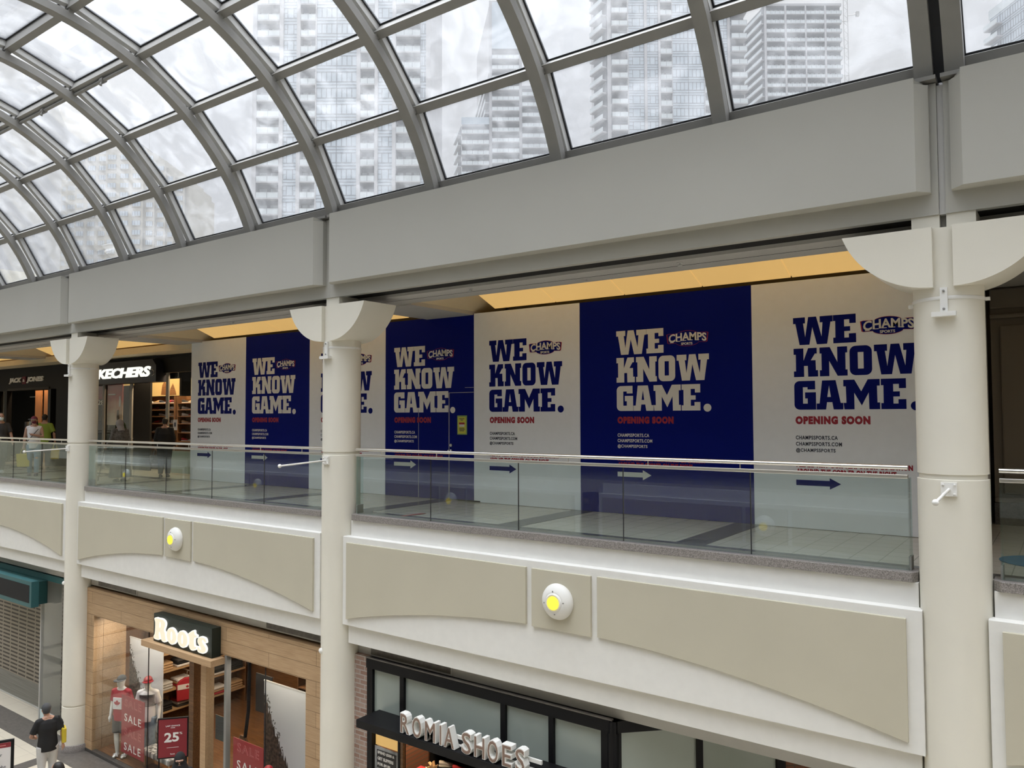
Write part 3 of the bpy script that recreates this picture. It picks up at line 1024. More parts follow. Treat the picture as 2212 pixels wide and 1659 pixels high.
def hoarding_panel(x0, x1, ox, blue, lab, door=False):
    t = thing('hoarding_panel', lab, 'hoarding', ((x0 + x1) / 2, YH, 0), 0, 'printed hoarding panels')
    m = MB()
    m.box(x0 + .002, x1 - .002, YH, YH + .05, .005, 3.575)
    obj('board', m, 'vinylblue' if blue else 'vinylwhite', t)
    ink, small = ('printwhite', 'printwhite') if blue else ('printnavy', 'printdark')
    y = YH - .003
    m = MB()
    for ch, a, b, z0, z1 in ROWS:
        put_shape(m, SL[ch], ox + a, z0, b - a, z1 - z0, y, .004)
    obj('slogan_lettering', m, ink, t)
    bx = (ox + .905, ox + 1.605, 2.715, 2.963)
    bd = obj('logo_badge', MB().prism(badge(*bx), YH - .004, YH), 'printred', t)
    obj('badge_field', MB().prism(badge(*bx, .022), YH - .006, YH - .002), 'vinylblue', bd)
    m = put_text(MB(), 'CHAMPS', ox + .945, ox + 1.575, 2.775, 2.905, YH - .008, .004, bold=.03, arch=.028)
    for u in (.02, .20, .36, .53, .70):        # slab feet
        m.box(ox + .945 + .63 * u + .01, ox + .945 + .63 * u + .07, YH - .0085, YH - .005, 2.775 + .028 * (1 - (2 * u - 1) ** 2), 2.785 + .028 * (1 - (2 * u - 1) ** 2))
    put_text(m, 'SPORTS', ox + 1.155, ox + 1.345, 2.735, 2.775, YH - .008, .004, bold=.03)
    obj('logo_lettering', m, 'printwhite', bd)
    obj('opening_lettering', put_text(MB(), 'OPENING SOON', ox + .01, ox + 1.01, 1.49, 1.607, y, .004, bold=.075, spacing=1.2), 'printred', t)
    for s_, w_, z0, z1 in (('CHAMPSSPORTS.CA', .583, 1.272, 1.328), ('CHAMPSSPORTS.COM', .636, 1.182, 1.238), ('@CHAMPSSPORTS', .55, 1.082, 1.148)):
        obj('address_line', put_text(MB(), s_, ox + .01, ox + w_, z0, z1, y, .004, bold=.025, spacing=1.15), small, t)
    for s_, w_, z0, z1 in (('PLEASE VISIT OUR TEMPORARY LOCATION', 1.52, .875, .950), ('AROUND THE CORNER ON THE RIGHT', 1.32, .780, .855)):
        obj('notice_line', put_text(MB(), s_, ox + .01, ox + w_, z0, z1, y, .004, bold=.065, spacing=1.12), 'printred', t)
    a = ox + .005
    obj('arrow', MB().prism([(a, .617), (a + .46, .617), (a + .46, .574), (a + .61, .655), (a + .46, .733), (a + .46, .694), (a, .694)], y - .002, YH), ink, t)
    if door:
        obj('seam', box(-10.603, -10.595, YH - .002, YH, .01, 1.74).box(-9.40, -9.18, YH - .002, YH, 2.165, 2.171), 'alu', t)
    return t
HP = [(-18.66, -16.31, -18.335, 0, 'white hoarding panel with navy slogan at the left end, beside the lit shoe shop'),
      (-16.31, -13.94, -16.044, 1, 'blue hoarding panel between the leftmost and middle columns, white slogan'),
      (-13.94, -11.53, -13.546, 0, 'white hoarding panel mostly hidden behind the middle column'),
      (-11.53, -9.18, -11.279, 1, 'blue hoarding panel with a door and a yellow notice right of the middle column'),
      (-9.18, -6.84, -8.81, 0, 'white hoarding panel with navy slogan between the two blue panels'),
      (-6.84, -3.85, -6.13, 1, 'wide blue hoarding panel with white slogan, the largest blue one'),
      (-3.85, -1.0, -3.24, 0, 'white hoarding panel partly hidden behind the big right column')]
for i, (a, b, ox, bl, lab) in enumerate(HP):
    hoarding_panel(a, b, ox, bl, lab, door=(i == 3))
struct('wall_hoarding_return', box(-18.66, -18.56, YH + .05, 12.3, 0, 3.575), 'vinylwhite')
struct('wall_hoarding_end', box(-1.05, -1.0, YH + .05, 13.6, 0, 3.575), 'vinylwhite')
struct('wall_hoarding_back', box(-18.5, -1.1, 12.35, 12.45, 0, 3.6), 'dark')
# door in the blue panel
d = bpy.data.objects.new('door_1', None); COL.objects.link(d); d.location = (-9.4, YH, 0); d['kind'] = 'structure'
obj('leaf', box(-9.788, -9.182, YH - .001, YH + .0, .035, 2.07), 'vinylblue', d)
obj('seal_strip', box(-9.803, -9.790, YH - .006, YH, .03, 2.08).box(-9.80, -9.18, YH - .006, YH, 2.072, 2.080), 'alu', d)
obj('threshold_shade_strip', box(-9.76, -9.03, YH - .006, YH, .006, .03), 'dark', d)  # dark strip standing in for the shade under the door
h = obj('handle', MB().lathe([(.035, 0), (.035, .012), (.014, .018), (.014, .05), (.032, .06), (.032, .085), (.02, .092)], (-9.745, YH - .004, .94), 'y', 16)
        .lathe([(.028, 0), (.028, .012)], (-9.745, YH - .004, 1.06), 'y', 16), 'steel', d, smooth=True)
# notice taped to the door
t = thing('notice', 'yellow paper notice taped on the blue hoarding door', 'notice', (-9.465, YH, 1.27))
obj('sleeve', box(-9.585, -9.345, YH - .007, YH - .004, 1.268, 1.634), 'sleevegreen', t)
obj('paper', box(-9.565, -9.375, YH - .009, YH - .006, 1.29, 1.605), 'noticeyellow', t)
m = MB()
for z, a, b in ((1.572, .15, .85), (1.548, .35, .65), (1.39, .15, .85), (1.365, .15, .9), (1.34, .2, .8)):
    m.box(-9.565 + .19 * a, -9.565 + .19 * b, YH - .0105, YH - .0085, z - .006, z + .006)
obj('text_lines', m, 'printdark', t)
obj('red_emblem', box(-9.54, -9.40, YH - .0105, YH - .0085, 1.465, 1.50), 'printred', t)
obj('grey_emblem', box(-9.53, -9.41, YH - .0105, YH - .0085, 1.42, 1.463), 'printwhite', t)
# ================================================================== lower storey: wood-fronted clothing shop
RX0, RX1, RY = -18.62, -10.36, 8.90
t = thing('shopfront', 'pale oak shopfront of the clothing shop with big display windows', 'shopfront', ((RX0 + RX1) / 2, RY, ZLOW))
obj('oak_fascia', box(RX0, RX1, RY, RY + .22, -2.925, -2.32), 'oak', t, bevel=.003)
obj('oak_pier', box(RX0, -18.29, RY + .001, RY + .22, ZLOW + .02, -2.926), 'oak', t)
obj('oak_pier', box(-10.86, RX1, RY + .001, RY + .22, ZLOW + .02, -2.926), 'oak', t)
for a, b in ((RX0, -15.45), (-13.2, RX1)):
    obj('base_rail', box(a, b, RY - .01, RY + .10, ZLOW + .004, ZLOW + .07), 'darkgranite', t)
for a, b in ((-18.285, -16.0), (-15.985, -15.42)):
    obj('window_pane', box(a, b, RY + .03, RY + .042, ZLOW + .07, -2.93), 'shopglass', t)
for a, b in ((-13.19, -12.03), (-12.015, -10.865)):
    obj('window_pane', box(a, b, RY + .03, RY + .042, ZLOW + .07, -2.93), 'shopglass', t)
obj('pane_joint', box(-16.0, -15.985, RY + .028, RY + .044, ZLOW + .07, -2.93), 'gasket', t)
obj('pane_joint', box(-12.03, -12.015, RY + .028, RY + .044, ZLOW + .07, -2.93), 'gasket', t)
obj('door_post', box(-14.46, -14.30, RY + .03, RY + .19, ZLOW + .02, -3.1), 'oakdark', t)
obj('door_post', box(-13.98, -13.80, RY - .02, RY + .16, ZLOW + .02, -3.1), 'oakplain', t)
obj('door_pane', box(-13.79, -13.20, RY + .03, RY + .042, ZLOW + .06, -3.05), 'shopglass', t)
obj('door_stile', box(-13.235, -13.165, RY + .0, RY + .10, ZLOW + .02, -2.93), 'steelgrey', t)
obj('sign_shelf', box(-15.70, -13.22, 8.60, RY, -3.09, -2.968), 'oakplain', t, bevel=.004)
# sign
t = thing('shop_sign', 'dark green box sign with glowing cream letters on the oak shelf', 'sign', (-14.38, 8.8, -2.966))
SX0, SX1, SZ0, SZ1 = -15.40, -13.35, -2.965, -2.405
obj('sign_box', box(SX0, SX1, 8.70, 8.895, SZ0, SZ1), 'greenboard', t, bevel=.004)
RG = {"R":[[[0.0412,0.8607],[0.0794,0.9051],[0.1206,0.8911],[0.1559,0.9097],[0.2088,0.8961],[0.2441,0.8203],[0.25,0.7175],[0.2324,0.59],[0.2206,0.5127],[0.2412,0.4536],[0.25,0.3409],[0.2559,0.2267],[0.2706,0.1883],[0.2618,0.1243],[0.2324,0.089],[0.1912,0.0936],[0.1676,0.1623],[0.1559,0.286],[0.1412,0.4201],[0.1324,0.3435],[0.1353,0.2381],[0.1471,0.1856],[0.1382,0.1208],[0.1029,0.0993],[0.05,0.1028],[0.0294,0.1503],[0.0324,0.2123],[0.05,0.2709],[0.0559,0.4185],[0.0588,0.6002],[0.0571,0.7312],[0.0412,0.7946]],[[0.1512,0.7765],[0.1618,0.6931],[0.1559,0.5949],[0.1412,0.5688],[0.1382,0.6445],[0.1412,0.7294]]],
"t":[[[0.6324,0.6331],[0.7206,0.8199],[0.75,0.8067],[0.75,0.6834],[0.7912,0.6823],[0.7882,0.5803],[0.7676,0.5527],[0.7441,0.5458],[0.7441,0.3439],[0.7529,0.2816],[0.7853,0.2995],[0.7912,0.2469],[0.7676,0.1554],[0.7265,0.1039],[0.6853,0.1027],[0.6588,0.1722],[0.6529,0.2933],[0.6588,0.4436],[0.6529,0.5535],[0.6324,0.5765]]],
"s":[[[0.9441,0.507],[0.9265,0.4757],[0.9029,0.5074],[0.8824,0.563],[0.8765,0.5156],[0.9029,0.4411],[0.9353,0.3592],[0.9441,0.2759],[0.9294,0.1687],[0.8912,0.1031],[0.85,0.1019],[0.8088,0.1063],[0.7941,0.1593],[0.7912,0.2581],[0.8029,0.3204],[0.8235,0.2983],[0.85,0.2296],[0.8529,0.27],[0.8206,0.3523],[0.7941,0.4383],[0.7941,0.5276],[0.8147,0.622],[0.85,0.6792],[0.8853,0.6752],[0.9118,0.6721],[0.9324,0.6441],[0.9441,0.562]]]}
def oval(cx, cy, rx, ry, n): return [(cx + rx * cos(2 * PI * i / n), cy + ry * sin(2 * PI * i / n)) for i in range(n)]
RG['o'] = [oval(.3559, .389, .0905, .298, 28), oval(.3547, .395, .013, .15, 12)]
RG['o2'] = [oval(.5441, .391, .0915, .296, 28), oval(.5412, .385, .013, .15, 12)]
def shrink(lp, d):
    """inset a counter-clockwise-or-not loop by moving points along averaged edge normals (sign box units)"""
    ar = sum(lp[i][0] * lp[(i + 1) % len(lp)][1] - lp[(i + 1) % len(lp)][0] * lp[i][1] for i in range(len(lp)))
    s = 1 if ar > 0 else -1
    out = []
    for i in range(len(lp)):
        a, b = lp[i - 1], lp[(i + 1) % len(lp)]
        dx, dy = (b[0] - a[0]) * 3.66, b[1] - a[1]
        L = math.hypot(dx, dy) or 1
        out.append((lp[i][0] - s * dy / L * d / 3.66, lp[i][1] + s * dx / L * d))
    return out
for ch in ('R', 'o', 'o2', 't', 's'):
    lps = [chaikin(l) if ch in 'Rts' else l for l in RG[ch]]
    m = put_shape(MB(), fill_poly(lps), SX0, SZ0, SX1 - SX0, SZ1 - SZ0, 8.665, .035)
    L = obj('letter', m, 'rootsrim', t)
    inner = [shrink(l, .028) if i == 0 else shrink(l, -.018) for i, l in enumerate(lps)]
    obj('letter_face', put_shape(MB(), fill_poly(inner), SX0, SZ0, SX1 - SX0, SZ1 - SZ0, 8.660, .006), 'rootsglow', L)

# shop room
struct('wall_shop_1', box(-18.62, -18.30, RY + .23, 9.66, ZLOW, -2.93), 'oak')
struct('wall_shop_2', box(-18.62, -10.36, 13.2, 13.3, ZLOW, -2.3), 'oakdark')
struct('wall_shop_3', box(-18.7, -18.62, RY + .2, 13.3, ZLOW, -2.3), 'oakdark')
struct('wall_shop_4', box(-10.36, -10.28, RY + .2, 13.3, ZLOW, -2.3), 'oakdark')
struct('ceiling_shop_1', box(-18.62, -10.36, RY + .23, 13.2, -2.80, -2.72), 'oakdark')
struct('floor_shop_1', box(-18.62, -10.36, RY + .11, 13.2, ZLOW + .001, ZLOW + .02), 'oakdark')
tag(obj('display_platform', box(-18.28, -15.5, RY + .12, 9.62, ZLOW + .02, ZLOW + .06), 'oakdark'), 'low dark platform in the left display window under the mannequins', 'platform')
def banner(x0, x1, y, z0, z1, lab, seed):
    t = thing('photo_banner', lab, 'banner', ((x0 + x1) / 2, y, z0))
    obj('sheet', box(x0, x1, y, y + .012, z0, z1), 'mountain', t)
    obj('top_rail', box(x0 - .01, x1 + .01, y - .006, y + .018, z1 - .0, z1 + .025), 'alu', t)
    # printed tree line, roofs and street as flat print
    rnd = random.Random(seed)
    m = MB()
    n = 60
    w, h = x1 - x0, z1 - z0
    pts = [(x0, z0)]
    for i in range(n + 1):
        u = i / n
        prof = .80 * (1 - u) ** 1.25 + .07
        pts.append((x0 + w * u, z0 + h * (prof + rnd.uniform(-.035, .05))))
    pts.append((x1, z0))
    m.prism(pts[::-1], y - .003, y)
    obj('printed_trees', m, mat('printed_foliage_%d' % seed, (.075, .05, .035), .8, noise=.85, nscale=16), t)
    m = MB()
    for i in range(60):
        u = rnd.random() ** 1.4 * .45
        z = z0 + h * ((.80 * (1 - u) ** 1.25) + rnd.uniform(.0, .16))
        r = rnd.uniform(.008, .026)
        a = rnd.uniform(0, PI)
        m.obox((x0 + w * u + r, y - .0035, z), (r * cos(a), 0, r * sin(a)), (0, .002, 0), (-r * .4 * sin(a), 0, r * .4 * cos(a)))
    obj('printed_twigs', m, 'cloth_taupe', t)
    m = MB()
    for i in range(26):
        u = .05 + .9 * rnd.random()
        m.box(x0 + w * u, x0 + w * min(1, u + .03), y - .0045, y - .002, z0 + h * .02, z0 + h * rnd.uniform(.05, .12))
    obj('printed_street', m, 'concretewarm', t)
banner(-18.12, -16.68, 9.66, -5.9, -3.56, 'large white photo banner of trees and street in the left display window', 3)
banner(-12.98, -11.66, 9.62, -5.9, -3.56, 'large white photo banner of trees and street in the right display window', 5)

# SALE boards on the glass
def sale_board(x0, x1, z0, z1, lab, rows, clip=None):
    t = thing('sale_board', lab, 'sale sign', ((x0 + x1) / 2, RY + .06, z0))
    obj('board', box(x0, x1, RY + .05, RY + .058, z0, z1), 'salered', t)
    h = (z1 - z0) / len(rows)
    w = x1 - x0
    for i, solid in enumerate(rows):
        zc = z1 - h * (i + .5)
        if zc < z0: continue
        m = put_text(MB(), 'SALE', x0 + w * .14, x1 - w * .14, zc - h * .26, zc + h * .26, RY + .046, .005, bold=.0 if solid else .014, spacing=1.25)
        o = obj('sale_lettering', m, 'printwhite' if solid else 'pink', t)
        if not solid:
            m = put_text(MB(), 'SALE', x0 + w * .148, x1 - w * .148, zc - h * .245, zc + h * .245, RY + .0445, .004, bold=-.014, spacing=1.25)
            obj('letter_infill', m, 'salered', o)
sale_board(-17.09, -16.15, -5.70, -4.46, 'red SALE board in the left display window, in front of two mannequins', [0, 1, 0, 1])
sale_board(-13.00, -12.08, -5.68, -4.42, 'red SALE board in the right display window at the bottom of the picture', [0, 1, 0, 1])
# hours poster on the door glass
t = thing('door_poster', 'small dark green poster on the glass beside the oak door post', 'poster', (-13.37, RY + .025, -4.57))
obj('sheet', box(-13.53, -13.21, RY + .018, RY + .026, -4.57, -4.11), 'greenboard', t)
m = MB()
for i in range(6):
    m.box(-13.50, -13.24 - .03 * (i % 3), RY + .015, RY + .019, -4.17 - .055 * i, -4.155 - .055 * i)
obj('text_lines', m, 'cloth_grey', t)

# wine-red stand in the doorway
t = thing('poster_stand', 'wine-red 25% poster on a black stand in front of the clothing shop door', 'poster stand', (-14.49, 8.62, ZLOW), rad(48))
def L(mb, name, m, par=t, **k): return obj(name, mb, m, par, local=True, **k)
L(box(-.285, .285, -.02, .02, .96, 1.74), 'frame', 'black', bevel=.004)
L(box(-.262, .262, -.0235, -.018, .985, 1.715), 'poster_sheet', 'redboard')
m = put_text(MB(), 'LAST CHANCE', -.13, .13, 1.575, 1.602, -.027, .005, bold=.02, spacing=1.1)
m.box(-.04, .04, -.027, -.023, 1.545, 1.553)
L(m, 'headline_lettering', 'printwhite')
m = put_text(MB(), '25', -.155, .115, 1.28, 1.46, -.027, .005, bold=.028)
m.box(-.155, -.03, -.027, -.023, 1.275, 1.29)
put_text(m, '%', .122, .175, 1.415, 1.46, -.027, .005)
L(m, 'offer_lettering', 'printwhite')
m = box(-.11, .11, -.026, -.023, 1.168, 1.174)
put_text(m, 'Roots', -.04, .04, 1.035, 1.058, -.027, .005, bold=.02)
L(m, 'footer_lettering', 'printwhite')
for sx in (-.25, .25):
    L(box(sx - .012, sx + .012, -.012, .012, .02, .97), 'leg', 'black')
    L(box(sx - .014, sx + .014, -.19, .19, .004, .024), 'foot', 'black')

# ------------------------------------------------------------------ shop goods
def shelf_unit(name, lab, x0, x1, y0, y1, zs, zt, zb, mt, cat='shelving'):
    t = thing(name, lab, cat, ((x0 + x1) / 2, (y0 + y1) / 2, zb))
    obj('back_panel', box(x0, x1, y1 - .03, y1, zb, zt), mt, t)
    for x in (x0, x1 - .03):
        obj('side_panel', box(x, x + .03, y0, y1 - .03, zb, zt), mt, t)
    for z in zs:
        obj('shelf', box(x0 + .03, x1 - .03, y0, y1 - .03, z - .025, z), mt, t)
    return t
def folded(m_, w, d, h):
    """one folded garment: soft-edged slab with a fold roll at the front"""
    mb = MB()
    mb.prism([(-w / 2, 0), (w / 2, 0), (w / 2 + .01, h * .5), (w / 2, h), (-w / 2, h), (-w / 2 - .01, h * .5)], -d / 2, d / 2)
    mb.lathe([(h * .48, -w / 2), (h * .5, 0), (h * .48, w / 2)], (0, -d / 2, h * .5), 'x', 10)
    return mb
t = thing('display_shelf', 'dark oak shelving with folded clothes inside the clothing shop doorway', 'shelving', (-18.4, 11.5, ZLOW + .02))
obj('back_panel', box(-18.61, -18.58, 10.3, 12.9, ZLOW + .02, -2.85), 'oakdark', t)
for y in (10.3, 11.55, 12.87):
    obj('side_panel', box(-18.58, -18.2, y, y + .03, ZLOW + .02, -2.85), 'oakdark', t)
ZS = (-5.6, -5.1, -4.62, -4.2, -3.6)
for z in ZS:
    obj('shelf', box(-18.58, -18.19, 10.33, 12.87, z - .04, z), 'oakplain', t)
fc = [('cloth_black', 'black'), ('cloth_grey', 'dark grey'), ('cloth_lightgrey', 'light grey'), ('red', 'red'), ('oakplain', 'tan'), ('cloth_white', 'white')]
protos = {}
for zi, z in enumerate(ZS[:3]):
    for yi in range(5):
        if yi == 2: continue
        for q in range(3):
            mk, cname = fc[(zi * 2 + yi + q * (yi % 2)) % 6]
            if mk not in protos:
                protos[mk] = folded(mk, .36, .30, .06)
            o = obj('folded_shirt', protos[mk], mk, local=True)
            o.location = (-18.38, 10.62 + .5 * yi, z + .001 + .062 * q)
            o.rotation_euler = (0, 0, PI / 2)
            tag(o, '%s folded garment, %s of the %s pile on the %s shop shelf' %
                (cname, ['bottom', 'middle', 'top'][q], ['nearest', 'second', '', 'third', 'farthest'][yi], ['lowest', 'middle', 'upper'][zi]),
                'folded clothes', 'folded clothes on the shop shelves')
# red jersey on a hanger with a white band
t = thing('jersey', 'red jersey with white chest band hanging in the clothing shop doorway', 'jersey', (-18.1, 11.12, -5.45), rad(70))
LEAF = [(0, 1), (.10, .80), (.22, .86), (.17, .52), (.34, .68), (.40, .60), (.60, .64), (.53, .45), (.62, .40), (.30, .16), (.33, .08), (.04, .12), (.03, -.16),
        (-.03, -.16), (-.04, .12), (-.33, .08), (-.30, .16), (-.62, .40), (-.53, .45), (-.60, .64), (-.40, .60), (-.34, .68), (-.17, .52), (-.22, .86), (-.10, .80)]
leaf = fill_poly([LEAF])
obj('body_cloth', MB().prism([(-.24, .02), (.24, .02), (.25, .42), (.17, .52), (.06, .57), (-.06, .57), (-.17, .52), (-.25, .42)], -.04, .04), 'red', t, local=True, bevel=.02)
obj('chest_band', box(-.23, .23, -.048, -.038, .30, .42), 'cloth_white', t, local=True)
obj('leaf_print', put_shape(MB(), leaf, 0, .325, .06, .08, -.052, .005), 'red', t, local=True)
obj('hanger', MB().tube([(0, 0, .56), (0, 0, .70), (.02, 0, .74)], .006, 6), 'steel', t, local=True)
m = MB().tube([(-18.57, 11.12, -4.70), (-17.9, 11.12, -4.70)], .012, 8)
tag(obj('hanging_bar', m, 'steel', smooth=True), 'short steel bar carrying the red jersey in the clothing shop', 'clothes bar')
# check-cloth bench and hat block in the left window
t = thing('bench', 'low bench with black and white check cover in the left display window', 'bench', (-16.1, 9.35, ZLOW + .06))
obj('cover', box(-16.65, -15.55, 9.16, 9.50, -5.72, -5.60), tiles('check_cloth', (.55, .55, .53), (.02, .02, .02), (.2, .2, .2), .05, .9, .001), t, bevel=.02)
for x in (-16.6, -15.63):
    obj('leg', box(x, x + .05, 9.2, 9.46, ZLOW + .06, -5.72), 'oakplain', t)
t = thing('display_drum', 'round pale display drum with striped cap at the bottom of the left window', 'display stand', (-16.2, 9.1, ZLOW + .06))
obj('drum', MB().lathe([(.13, 0), (.14, .02), (.14, .13), (.13, .15)], (-15.72, 9.13, ZLOW + .061), n=20), 'oakplain', t, smooth=True)
# dark fittings in the right window
shelf_unit('display_shelf', 'dark shelving behind the right display window of the clothing shop', -13.7, -11.0, 11.0, 11.5, (-5.4, -4.8, -4.2, -3.6), -2.95, ZLOW + .02, 'oakdark')
t = thing('display_board', 'dark leaning board with a curved edge in the right display window', 'board', (-13.75, 9.7, ZLOW + .02))
obj('panel', MB().prism([(-13.98, -5.9), (-13.58, -5.9), (-13.60, -4.98), (-13.70, -4.84), (-13.86, -4.84), (-13.95, -4.98)], 9.70, 9.74), 'oakdark', t)
obj('stem', MB().tube([(-13.72, 9.72, -4.86), (-13.62, 9.72, -4.3), (-13.60, 9.72, -3.4), (-13.62, 9.72, -3.1)], .035, 8), 'black', t, smooth=True)
obj('grey_panel', box(-13.50, -13.0, 9.80, 9.83, -4.3, -3.55), 'cloth_grey', t)
for i, (x, z) in enumerate(((-16.4, -2.82), (-15.0, -2.82), (-12.4, -2.82), (-17.4, -2.82))):
    o = obj('spotlight', MB().lathe([(.05, 0), (.05, -.05), (.035, -.055)], (x, 10.6, z + .015), n=12), 'bulb', smooth=True)
    tag(o, 'small round ceiling spotlight inside the clothing shop, ' + ['over the jersey', 'over the doorway', 'over the right window', 'over the mannequins'][i], 'spotlight', 'clothing shop spotlights')

# grilles in the band over the shops
for i, (a, b) in enumerate(((-18.3, -16.6), (-12.1, -10.45), (-9.37, -7.62))):
    t = thing('vent_grille', 'dark rectangular air grille above the ' + ['left end of the oak shopfront', 'right end of the oak shopfront', 'left end of the black shoe shop front'][i], 'grille', ((a + b) / 2, 8.99, -2.24), 0, 'air grilles above the shops')
    obj('grille_frame', box(a, b, 8.982, 8.999, -2.265, -2.075), 'soffit', t)
    obj('louvre', box(a + .03, b - .03, 8.976, 8.984, -2.245, -2.095), 'lowdark', t)

# ================================================================== lower storey: black shoe shop
t = thing('shopfront', 'black framed shoe shop front with frosted panels and a black canopy', 'shopfront', (-7.2, 8.9, ZLOW))
FY0, FY1 = 8.90, 9.02
obj('brick_pier', box(-9.69, -9.345, 8.90, 9.25, ZLOW + .01, -2.27), 'brick', t)
m = MB()
m.box(-9.34, -4.80, FY0 - .03, FY1, -2.43, -2.285)       # head
m.box(-9.34, -4.80, FY0, FY1, -3.25, -3.115)             # transom
for a, b in ((-9.34, -9.215), (-8.612, -8.525), (-6.65, -6.565), (-5.84, -5.76), (-5.03, -4.80)):
    m.box(a, b, FY0 - .01, FY1, -3.2, -2.40)
m.box(-9.34, -9.23, FY0, FY1, ZLOW + .01, -3.2)
m.box(-8.66, -8.60, FY0, FY1, ZLOW + .01, -3.2)
obj('black_frame', m, 'black', t)
for a, b in ((-9.215, -8.612), (-8.525, -6.65), (-6.565, -5.84), (-5.76, -5.03)):
    obj('frosted_panel', box(a, b, FY0 + .04, FY0 + .06, -3.12, -2.42), 'frost', t)
# 45-degree return
def P45(s, d=0.): return (-4.86 + s * .7071 + d * .7071, 8.90 + s * .7071 - d * .7071 + .0)
def sl(s0, s1, d0, d1, z0, z1, k=0, mb=None):
    mb = mb or MB()
    p = [P45(s0, d1), P45(s1, d1), P45(s1, d0), P45(s0, d0)]
    return mb.hexa([(x, y, z0) for x, y in p] + [(x, y, z1) for x, y in p], k)
m = MB()
sl(-.05, 3.2, -.10, .03, -2.43, -2.285, 0, m)
for a, b in ((-.06, .10), (1.13, 1.21), (2.24, 2.36)):
    sl(a, b, -.10, .01, ZLOW + .01, -2.43, 0, m)
sl(0, 2.3, -.10, 0, -3.6, -3.45, 0, m)
obj('return_frame', m, 'black', t)
for a, b in ((.10, 1.13), (1.21, 2.24)):
    obj('frosted_panel', sl(a, b, -.06, -.04, -3.45, -2.43), 'frost', t)
obj('brick_return', sl(2.36, 3.0, -.12, -.02, ZLOW + .01, -2.44), 'brickdark', t)
obj('cornice', box(-9.34, -4.85, 8.86, 8.90, -2.275, -2.255), 'lowdark', t)
# canopy box carrying the letters
obj('canopy', box(-9.06, -5.0, 8.40, 8.895, -3.165, -3.045), 'black', t, bevel=.004)
obj('side_post', box(-8.615, -8.55, FY0 + .0, FY0 + .05, ZLOW + .01, -3.25), 'oakdark', t)
t = thing('letter_sign', 'white three-dimensional letters with brown faces standing on the black canopy', 'sign', (-7.0, 8.45, -3.045))
RM = 'ROMIA SHOES'
xs = [(-8.143, -7.955), (-7.907, -7.718), (-7.658, -7.45), (-7.385, -7.325), (-7.30, -7.10), None, (-6.975, -6.795), (-6.752, -6.558), (-6.526, -6.33), (-6.275, -6.112), (-6.06, -5.896)]
for ch, xr in zip(RM, xs):
    if not xr: continue
    a, b = xr
    ov = .008 if ch in 'OS' else 0
    if ch == 'I':
        m = box(a + .005, b - .005, 8.42, 8.53, -3.035, -2.745)
        f = box(a + .018, b - .018, 8.414, 8.421, -3.022, -2.758)
    else:
        m = put_text(MB(), ch, a, b, -3.035 - ov, -2.745 + ov, 8.42, .11, bold=.035)
        f = put_text(MB(), ch, a + .012, b - .012, -3.022 - ov, -2.758 + ov, 8.414, .008, bold=.0)
    o = obj('letter', m, 'white', t)
    obj('letter_face', f, mat('brown_letter_face', (.20, .13, .10), .5) if 'brown_letter_face' not in bpy.data.materials else bpy.data.materials['brown_letter_face'], o)
obj('mounting_rail', box(-8.05, -5.72, 8.54, 8.57, -2.93, -2.88).box(-8.05, -5.72, 8.54, 8.57, -3.03, -3.01), 'white', t)
# interior
struct('wall_shop_5', box(-9.7, 0, 12.8, 12.9, ZLOW, -2.3), 'brickdark')
struct('wall_shop_6', box(-10.2, -9.7, 9.3, 12.9, ZLOW, -2.3), 'brickdark')
struct('ceiling_shop_2', MB().prismz([(-9.7, 9.05), (-4.95, 9.05), (-1.6, 12.4), (-1.6, 12.8), (-9.7, 12.8)], -2.60, -2.5), 'dark')
struct('floor_shop_2', MB().prismz([(-9.7, 9.05), (-4.95, 9.05), (-1.6, 12.4), (-1.6, 12.8), (-9.7, 12.8)], ZLOW + .001, ZLOW + .01), 'oakdark')
t = thing('light_box', 'amber light box in the shoe shop window beside the brick pier', 'light box', (-8.94, 9.0, -3.66))
obj('lit_face', box(-9.21, -8.675, 8.965, 8.98, -3.645, -3.27), 'lightbox', t)
obj('casing', box(-9.22, -8.665, 8.98, 9.03, -3.655, -3.26), 'black', t)
t = thing('window_poster', 'grey SPEND $200 slippers poster in the shoe shop window', 'poster', (-8.94, 8.96, -4.6))
obj('sheet', box(-9.22, -8.675, 8.955, 8.963, -4.7, -3.66), mat('grey_photo_print', (.30, .31, .32), .6, noise=.5, nscale=5), t)
obj('text_field', box(-9.17, -8.74, 8.951, 8.956, -3.99, -3.71), 'cloth_grey', t)
m = put_text(MB(), 'SPEND $200 &', -9.15, -8.78, -3.775, -3.725, 8.947, .005, bold=.03)
put_text(m, 'GET SLIPPERS', -9.15, -8.80, -3.865, -3.815, 8.947, .005, bold=.03)
put_text(m, 'FOR $9.99', -9.15, -8.87, -3.955, -3.905, 8.947, .005, bold=.03)
obj('offer_lettering', m, 'printwhite', t)

